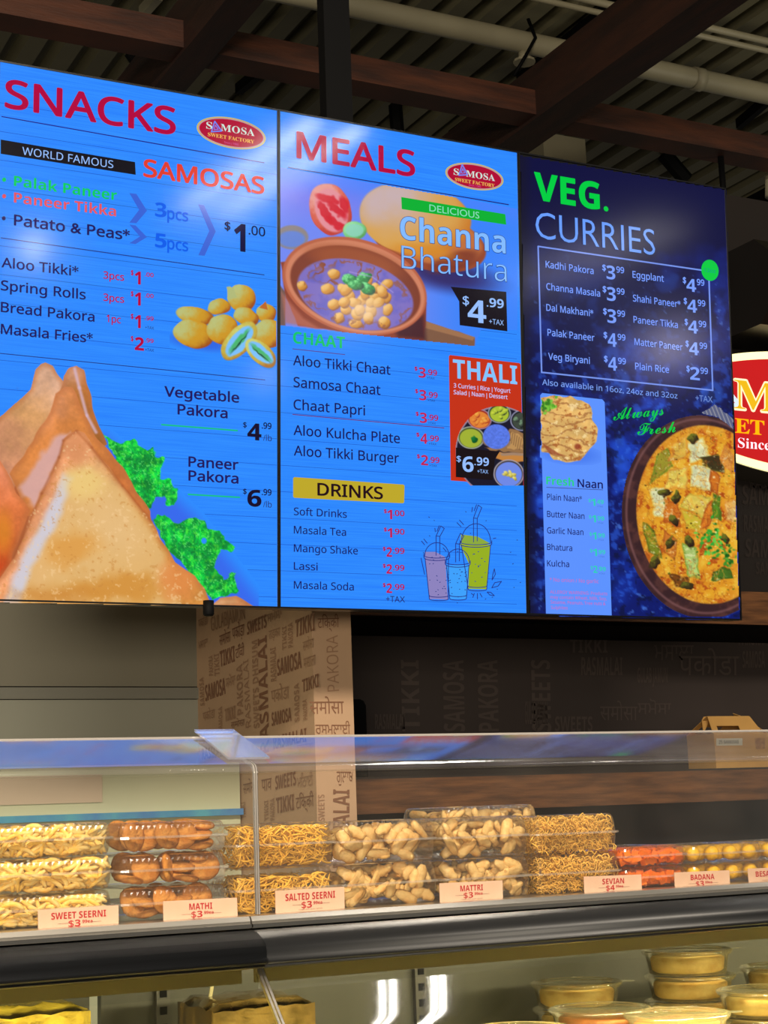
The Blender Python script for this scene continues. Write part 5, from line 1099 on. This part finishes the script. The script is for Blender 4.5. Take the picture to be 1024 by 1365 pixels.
for b in bx_math:
    x0, x1, ya, yb, z0, z1, nm = b; zm = (z0+z1)/2
    F_ = [(.04, 'f', .5), (.21, 'f', -.2), (.45, 'f', .35), (.66, 'f', -.45), (.90, 's', 0), (.86, 't', 0), (.93, 't2', 0), (.2, 'b', 0), (.55, 'b', .2), (.8, 'b', 0), (.35, 'b', .1), (.08, 'b', .1)]
    if nm == 'bottom': F_ = [(.22, 's', 0), (.2, 't', 0), (.42, 'f', .3), (.62, 's', 0), (.62, 't', 0), (.85, 'f', 0), (.2, 'b', 0), (.5, 'b', 0), (.8, 'b', 0), (.08, 'f', .1)]
    if nm == 'middle': F_ = [(.02, 's', 0), (.22, 'f', .1), (.46, 'f', 1.0), (.68, 's', 0), (.66, 't', 0), (.95, 'f', -.1), (.85, 't2', 0), (.1, 'b', 0), (.35, 'b', 0), (.6, 'b', .1), (.8, 'b', 0)]
    for i, (u_, k_, tl) in enumerate(F_):
        X_ = x0+.018+(x1-x0-.036)*u_
        if k_ == 'f': loc = (X_, ya+.010+(i % 2)*.011, z0+.0215); rot = (1.40+R_.uniform(-.2, .15), R_.uniform(-.3, .3), tl)
        elif k_ == 's': loc = (X_, ya+.022, z0+.008); rot = (R_.uniform(.05, .25), R_.uniform(-.2, .2), 0)
        elif k_ == 't': loc = (X_, ya+.022, z0+.0215); rot = (R_.uniform(.0, .35), R_.uniform(-.2, .2), 0)
        elif k_ == 't2': loc = (X_, ya+.03, z0+.034); rot = (.2, .1, 0)
        else: loc = (X_, ya+.045+(i % 3)*.018, z0+.022); rot = (1.3, R_.uniform(-.3, .3), tl)
        place(discs[i % 4], 'mathi_biscuit', loc, rot, 'round golden-brown biscuit in the %s mathi box' % nm, 'biscuit', 'mathi biscuits in the %s box' % nm)
for b in bx_or:
    x0, x1, ya, yb, z0, z1, nm = b; mb = MB()
    for i in range(330):
        q_ = R_.uniform(.0042, .006); c = Vector((R_.uniform(x0+q_, x1-q_), R_.uniform(ya+q_, yb-q_), R_.uniform(z0+q_, z1-q_))); Mx = Matrix.Rotation(R_.uniform(-.5, .5), 3, 'Z') @ Matrix.Rotation(R_.uniform(-.5, .5), 3, 'Y') @ Matrix.Rotation(R_.uniform(-.3, .3), 3, 'X')
        mb.add([Mx @ Vector((sx_*q_*1.2, sy_*q_, sz_*q_))+c for sx_ in (-1, 1) for sy_ in (-1, 1) for sz_ in (-1, 1)], BOXF)
    tag(mb.build('orange_sweet_filling', M_or), 'glossy orange sweet pieces packed in the %s shallow box' % nm, 'sweets', kind='stuff')
pr = [(max(.0002, .0142*sin(pi*j/12)), -.0142*cos(pi*j/12)) for j in range(13)]
ball = mesh_only(MB().lathe(pr, k=22), M_yel, nm='yellow_sweet_ball')
for bs, wh in ((bx_y1, 'beside the orange sweets'), (bx_y2, 'at the right edge')):
    for b in bs:
        x0, x1, ya, yb, z0, z1, nm = b; zc = z0+.0125; s_ = min(1, (z1-z0)/.026)
        for r_ in range(3):
            for j in range(4 if (x1-x0) > .1 else 3):
                nn_ = 4 if (x1-x0) > .1 else 3
                o = place(ball, 'yellow_sweet_ball', (x0+.0145+(x1-x0-.029)*j/(nn_-1), ya+.0145+r_*.03+R_.uniform(-.001, .001), zc+.001), (R_.uniform(0, 3), R_.uniform(0, 3), 0), 'round yellow sweet in the %s shallow box %s' % (nm, wh), 'round sweet', 'yellow sweets in the %s box %s' % (nm, wh)); o.scale = (s_, s_, s_)

# ---- price cards
M_card = mat('price_card', (214, 172, 142), rough=.45, var=.12, vscale=9, col2=(222, 192, 166)); M_red = mat('card_red', (176, 8, 30), rough=.5); M_gr = mat('card_small_print', (130, 96, 84), rough=.5)
def card(c, title, price, cents, tw, lab, tcap=8.0):
    Y = YFr-.014; P4 = [at(*p_, Y) for p_ in c]; A0 = np.mean(P4, axis=0)
    r = empty('price_card', (A0[0], Y, float(min(P4[2][2], P4[3][2]))), lab, 'price card', 'price cards along the case front')
    V = [np.array(p_) for p_ in P4]; V2 = [v+np.array([0, .0012, 0]) for v in V]
    mk('card', V+V2, [(0, 1, 2, 3), (7, 6, 5, 4), (0, 4, 5, 1), (1, 5, 6, 2), (2, 6, 7, 3), (3, 7, 4, 0)], M_card, r)
    TL, TR, BR, BL = V; eps = np.array([0, -.0006, 0])
    def Q(u, v): return TL*(1-u)*(1-v)+TR*u*(1-v)+BR*u*v+BL*(1-u)*v+eps
    def wq(s, u0, u1, v, cap, m, st='B', off=0): word('card_text', s, Q(u0, v), Q(u1, v), Q(u0, v)+(Q(u0, v-cap)-Q(u0, v)), m, r, st, off)
    wq(title, .5-tw/2, .5+tw/2, .47, .30, M_red); wq(price, .37, .52, .83, .29, M_red); wq(cents, .53, .67, .70, .14, M_red, 'B')
    for a, b in ((.24, .38), (.66, .78)):
        q0, q1 = Q(a, .665), Q(b, .665); mk('card_rule', [q0, q1, q1-np.array([0, 0, .0004]), q0-np.array([0, 0, .0004])], [(0, 1, 2, 3)], M_gr, r)
    wq('made with pure spices', .33, .67, .92, .06, M_gr, 'R')
card([(50.5, 1213), (158, 1206.5), (158.3, 1236), (51, 1243)], 'SWEET SEERNI', '$3', '.99ea', .68, 'cream price card reading SWEET SEERNI')
card([(217.5, 1201.5), (316, 1196.5), (317, 1224), (218, 1230)], 'MATHI', '$3', '.99ea', .31, 'cream price card reading MATHI')
card([(367, 1187.5), (459, 1182), (459.6, 1211), (367.6, 1218.5)], 'SALTED SEERNI', '$3', '.99ea', .72, 'cream price card reading SALTED SEERNI')
card([(586, 1177.5), (670, 1173.5), (670.6, 1198), (586.8, 1203.7)], 'MATTRI', '$3', '.99ea', .36, 'cream price card reading MATTRI')
card([(778.5, 1168.5), (855, 1165.6), (856, 1188.3), (779.5, 1192.5)], 'SEVIAN', '$4', '.99ea', .38, 'cream price card reading SEVIAN')
card([(899, 1163), (972.5, 1160), (973.5, 1183), (900.5, 1187)], 'BADANA', '$3', '.99ea', .43, 'cream price card reading BADANA')
card([(997, 1158), (1070, 1155), (1071, 1178), (999, 1182)], 'BESAN LADDU', '$3', '.99ea', .74, 'cream price card at the right edge reading BESA')

# ---- round tubs inside the case
M_tub = clear('tub_plastic', (.98, .97, .93), rough=.1, refl=.9, haze=.05, hazecol=(250, 238, 180), base=.03)
M_milk = mat('milk_sweet', (252, 228, 150), rough=.6, var=.25, vscale=30, col2=(204, 160, 70)); M_brown = mat('brown_sweet', (176, 104, 48), rough=.6, var=.3, vscale=30)
def tub():
    r = empty('round_tub', (0, 0, 0), '', 'tub', 'round tubs in the display case')
    MB().lathe([(.001, .001), (.053, .001), (.056, .003), (.061, .034), (.064, .035), (.064, .037)], k=48).build('cup', M_tub, r, True)
    MB().lathe([(.061, .0375), (.0655, .0375), (.0665, .040), (.0655, .043), (.062, .0435), (.059, .041), (.001, .0405)], k=48).build('lid', M_tub, r, True)
    mk('pull_tab', [(.0645, -.008, .040), (.083, -.005, .040), (.083, .005, .040), (.0645, .008, .040), (.0645, -.008, .0415), (.083, -.005, .0415), (.083, .005, .0415), (.0645, .008, .0415)], [(0, 1, 2, 3), (4, 7, 6, 5), (0, 4, 5, 1), (1, 5, 6, 2), (2, 6, 7, 3), (3, 7, 4, 0)], M_tub, r)
    return r
T0 = None; HT = .0445
filler = mesh_only(MB().lathe([(.001, 0), (.048, 0), (.052, .004), (.054, .023), (.050, .027), (.001, .025)], k=24), M_milk, nm='sweet_slab'); filler2 = filler.copy(); filler2.materials.clear(); filler2.materials.append(M_brown)
def tubs(px, Y, n, lab, base=None, fm=None, wh=''):
    global T0
    X_ = float(at(px, 1330, Y)[0]); zb_ = zi if base is None else base; nm = ['lowest', 'second', 'third', 'fourth', 'top']
    for i in range(n):
        loc = (X_+R_.uniform(-.003, .003), Y+R_.uniform(-.003, .003), zb_+i*HT)
        if T0 is None: T0 = o = tub(); o.location = loc
        else: o = copy_tree(T0, loc)
        o.scale = (1.25, 1.25, 1); o.rotation_euler = (0, 0, -.35+R_.uniform(-.1, .1)); lv = 'top' if i == n-1 else nm[i]; o['label'] = 'clear round tub, %s of the stack %s' % (lv, wh)
        place(fm or filler, 'sweet_slab', (loc[0], loc[1], loc[2]+.0045), (0, 0, 0), 'sweet inside the %s round tub of the stack %s' % (lv, wh), 'sweet', 'sweets inside the round tubs').scale = (1.25, 1.25, 1)
tubs(922, 2.50, 5, '', None, None, 'at right inside the case')
tubs(1046, 2.5, 4, '', None, None, 'cut by the right edge, back row')
tubs(770, 2.55, 4, '', None, None, 'behind the pale glare in the case')
riser = float(at(888, 1341, 2.22)[2])-3*HT
o = MB().box(XS+.3, XRr-.2, 2.07, 2.385, zi+.001, riser-.0006).build('display_riser', mat('riser', (140, 130, 90), rough=.5)); tag(o, 'low riser inside the right case under the front row of tubs', 'riser')
for px, yy_, f_, wh in ((690, 2.165, filler, 'leftmost of the front row'), (800, 2.29, filler2, 'second from left in the front row'), (900, 2.15, filler2, 'third from left in the front row'), (1022, 2.305, filler, 'rightmost of the front row')): tubs(px, yy_, 3, '', riser, f_, wh)
# left case: film-wrapped yellow packs and a clear box of sweets
def pack(px0, px1, ytop, Y, lab, m, nm='film_pack'):
    a = at(px0, ytop, Y); b = at(px1, ytop, Y); rr = random.Random(int(px0)+9); n = 10; V = []; F = []
    for j in range(n+1):
        for i in range(n+1):
            u_, v_ = i/n, j/n; e_ = min(u_, 1-u_, v_, 1-v_); V.append((a[0]+(b[0]-a[0])*u_, Y+.16*v_, a[2]-.012+.012*min(1, e_*8)+rr.uniform(-.003, .003)))
    k = len(V); V += [(x, y, zi+.001) for x, y, z in V]
    F += [(j*(n+1)+i, j*(n+1)+i+1, (j+1)*(n+1)+i+1, (j+1)*(n+1)+i) for i in range(n) for j in range(n)]
    for i in range(n): F += [(i, i+1, k+i+1, k+i), (n*(n+1)+i, k+n*(n+1)+i, k+n*(n+1)+i+1, n*(n+1)+i+1), (i*(n+1), k+i*(n+1), k+(i+1)*(n+1), (i+1)*(n+1)), (i*(n+1)+n, (i+1)*(n+1)+n, k+(i+1)*(n+1)+n, k+i*(n+1)+n)]
    return tag(mk(nm, V, F, m, None, True), lab, 'package')
pack(-60, 121, 1352, 2.35, 'yellow film-wrapped pack at far left inside the case', mat('yellow_film', (216, 190, 70), rough=.15, var=.4, vscale=25, spec=.8, coat=.6, bump=.6, bscale=60))
pack(285, 420, 1338, 2.4, 'clear-topped brown pack behind the glass joint inside the case', mat('brown_film', (150, 124, 70), rough=.15, var=.5, vscale=18, spec=.8, coat=.5, bump=.6, bscale=50))

set_words()
bpy.data.scenes.remove(TS)
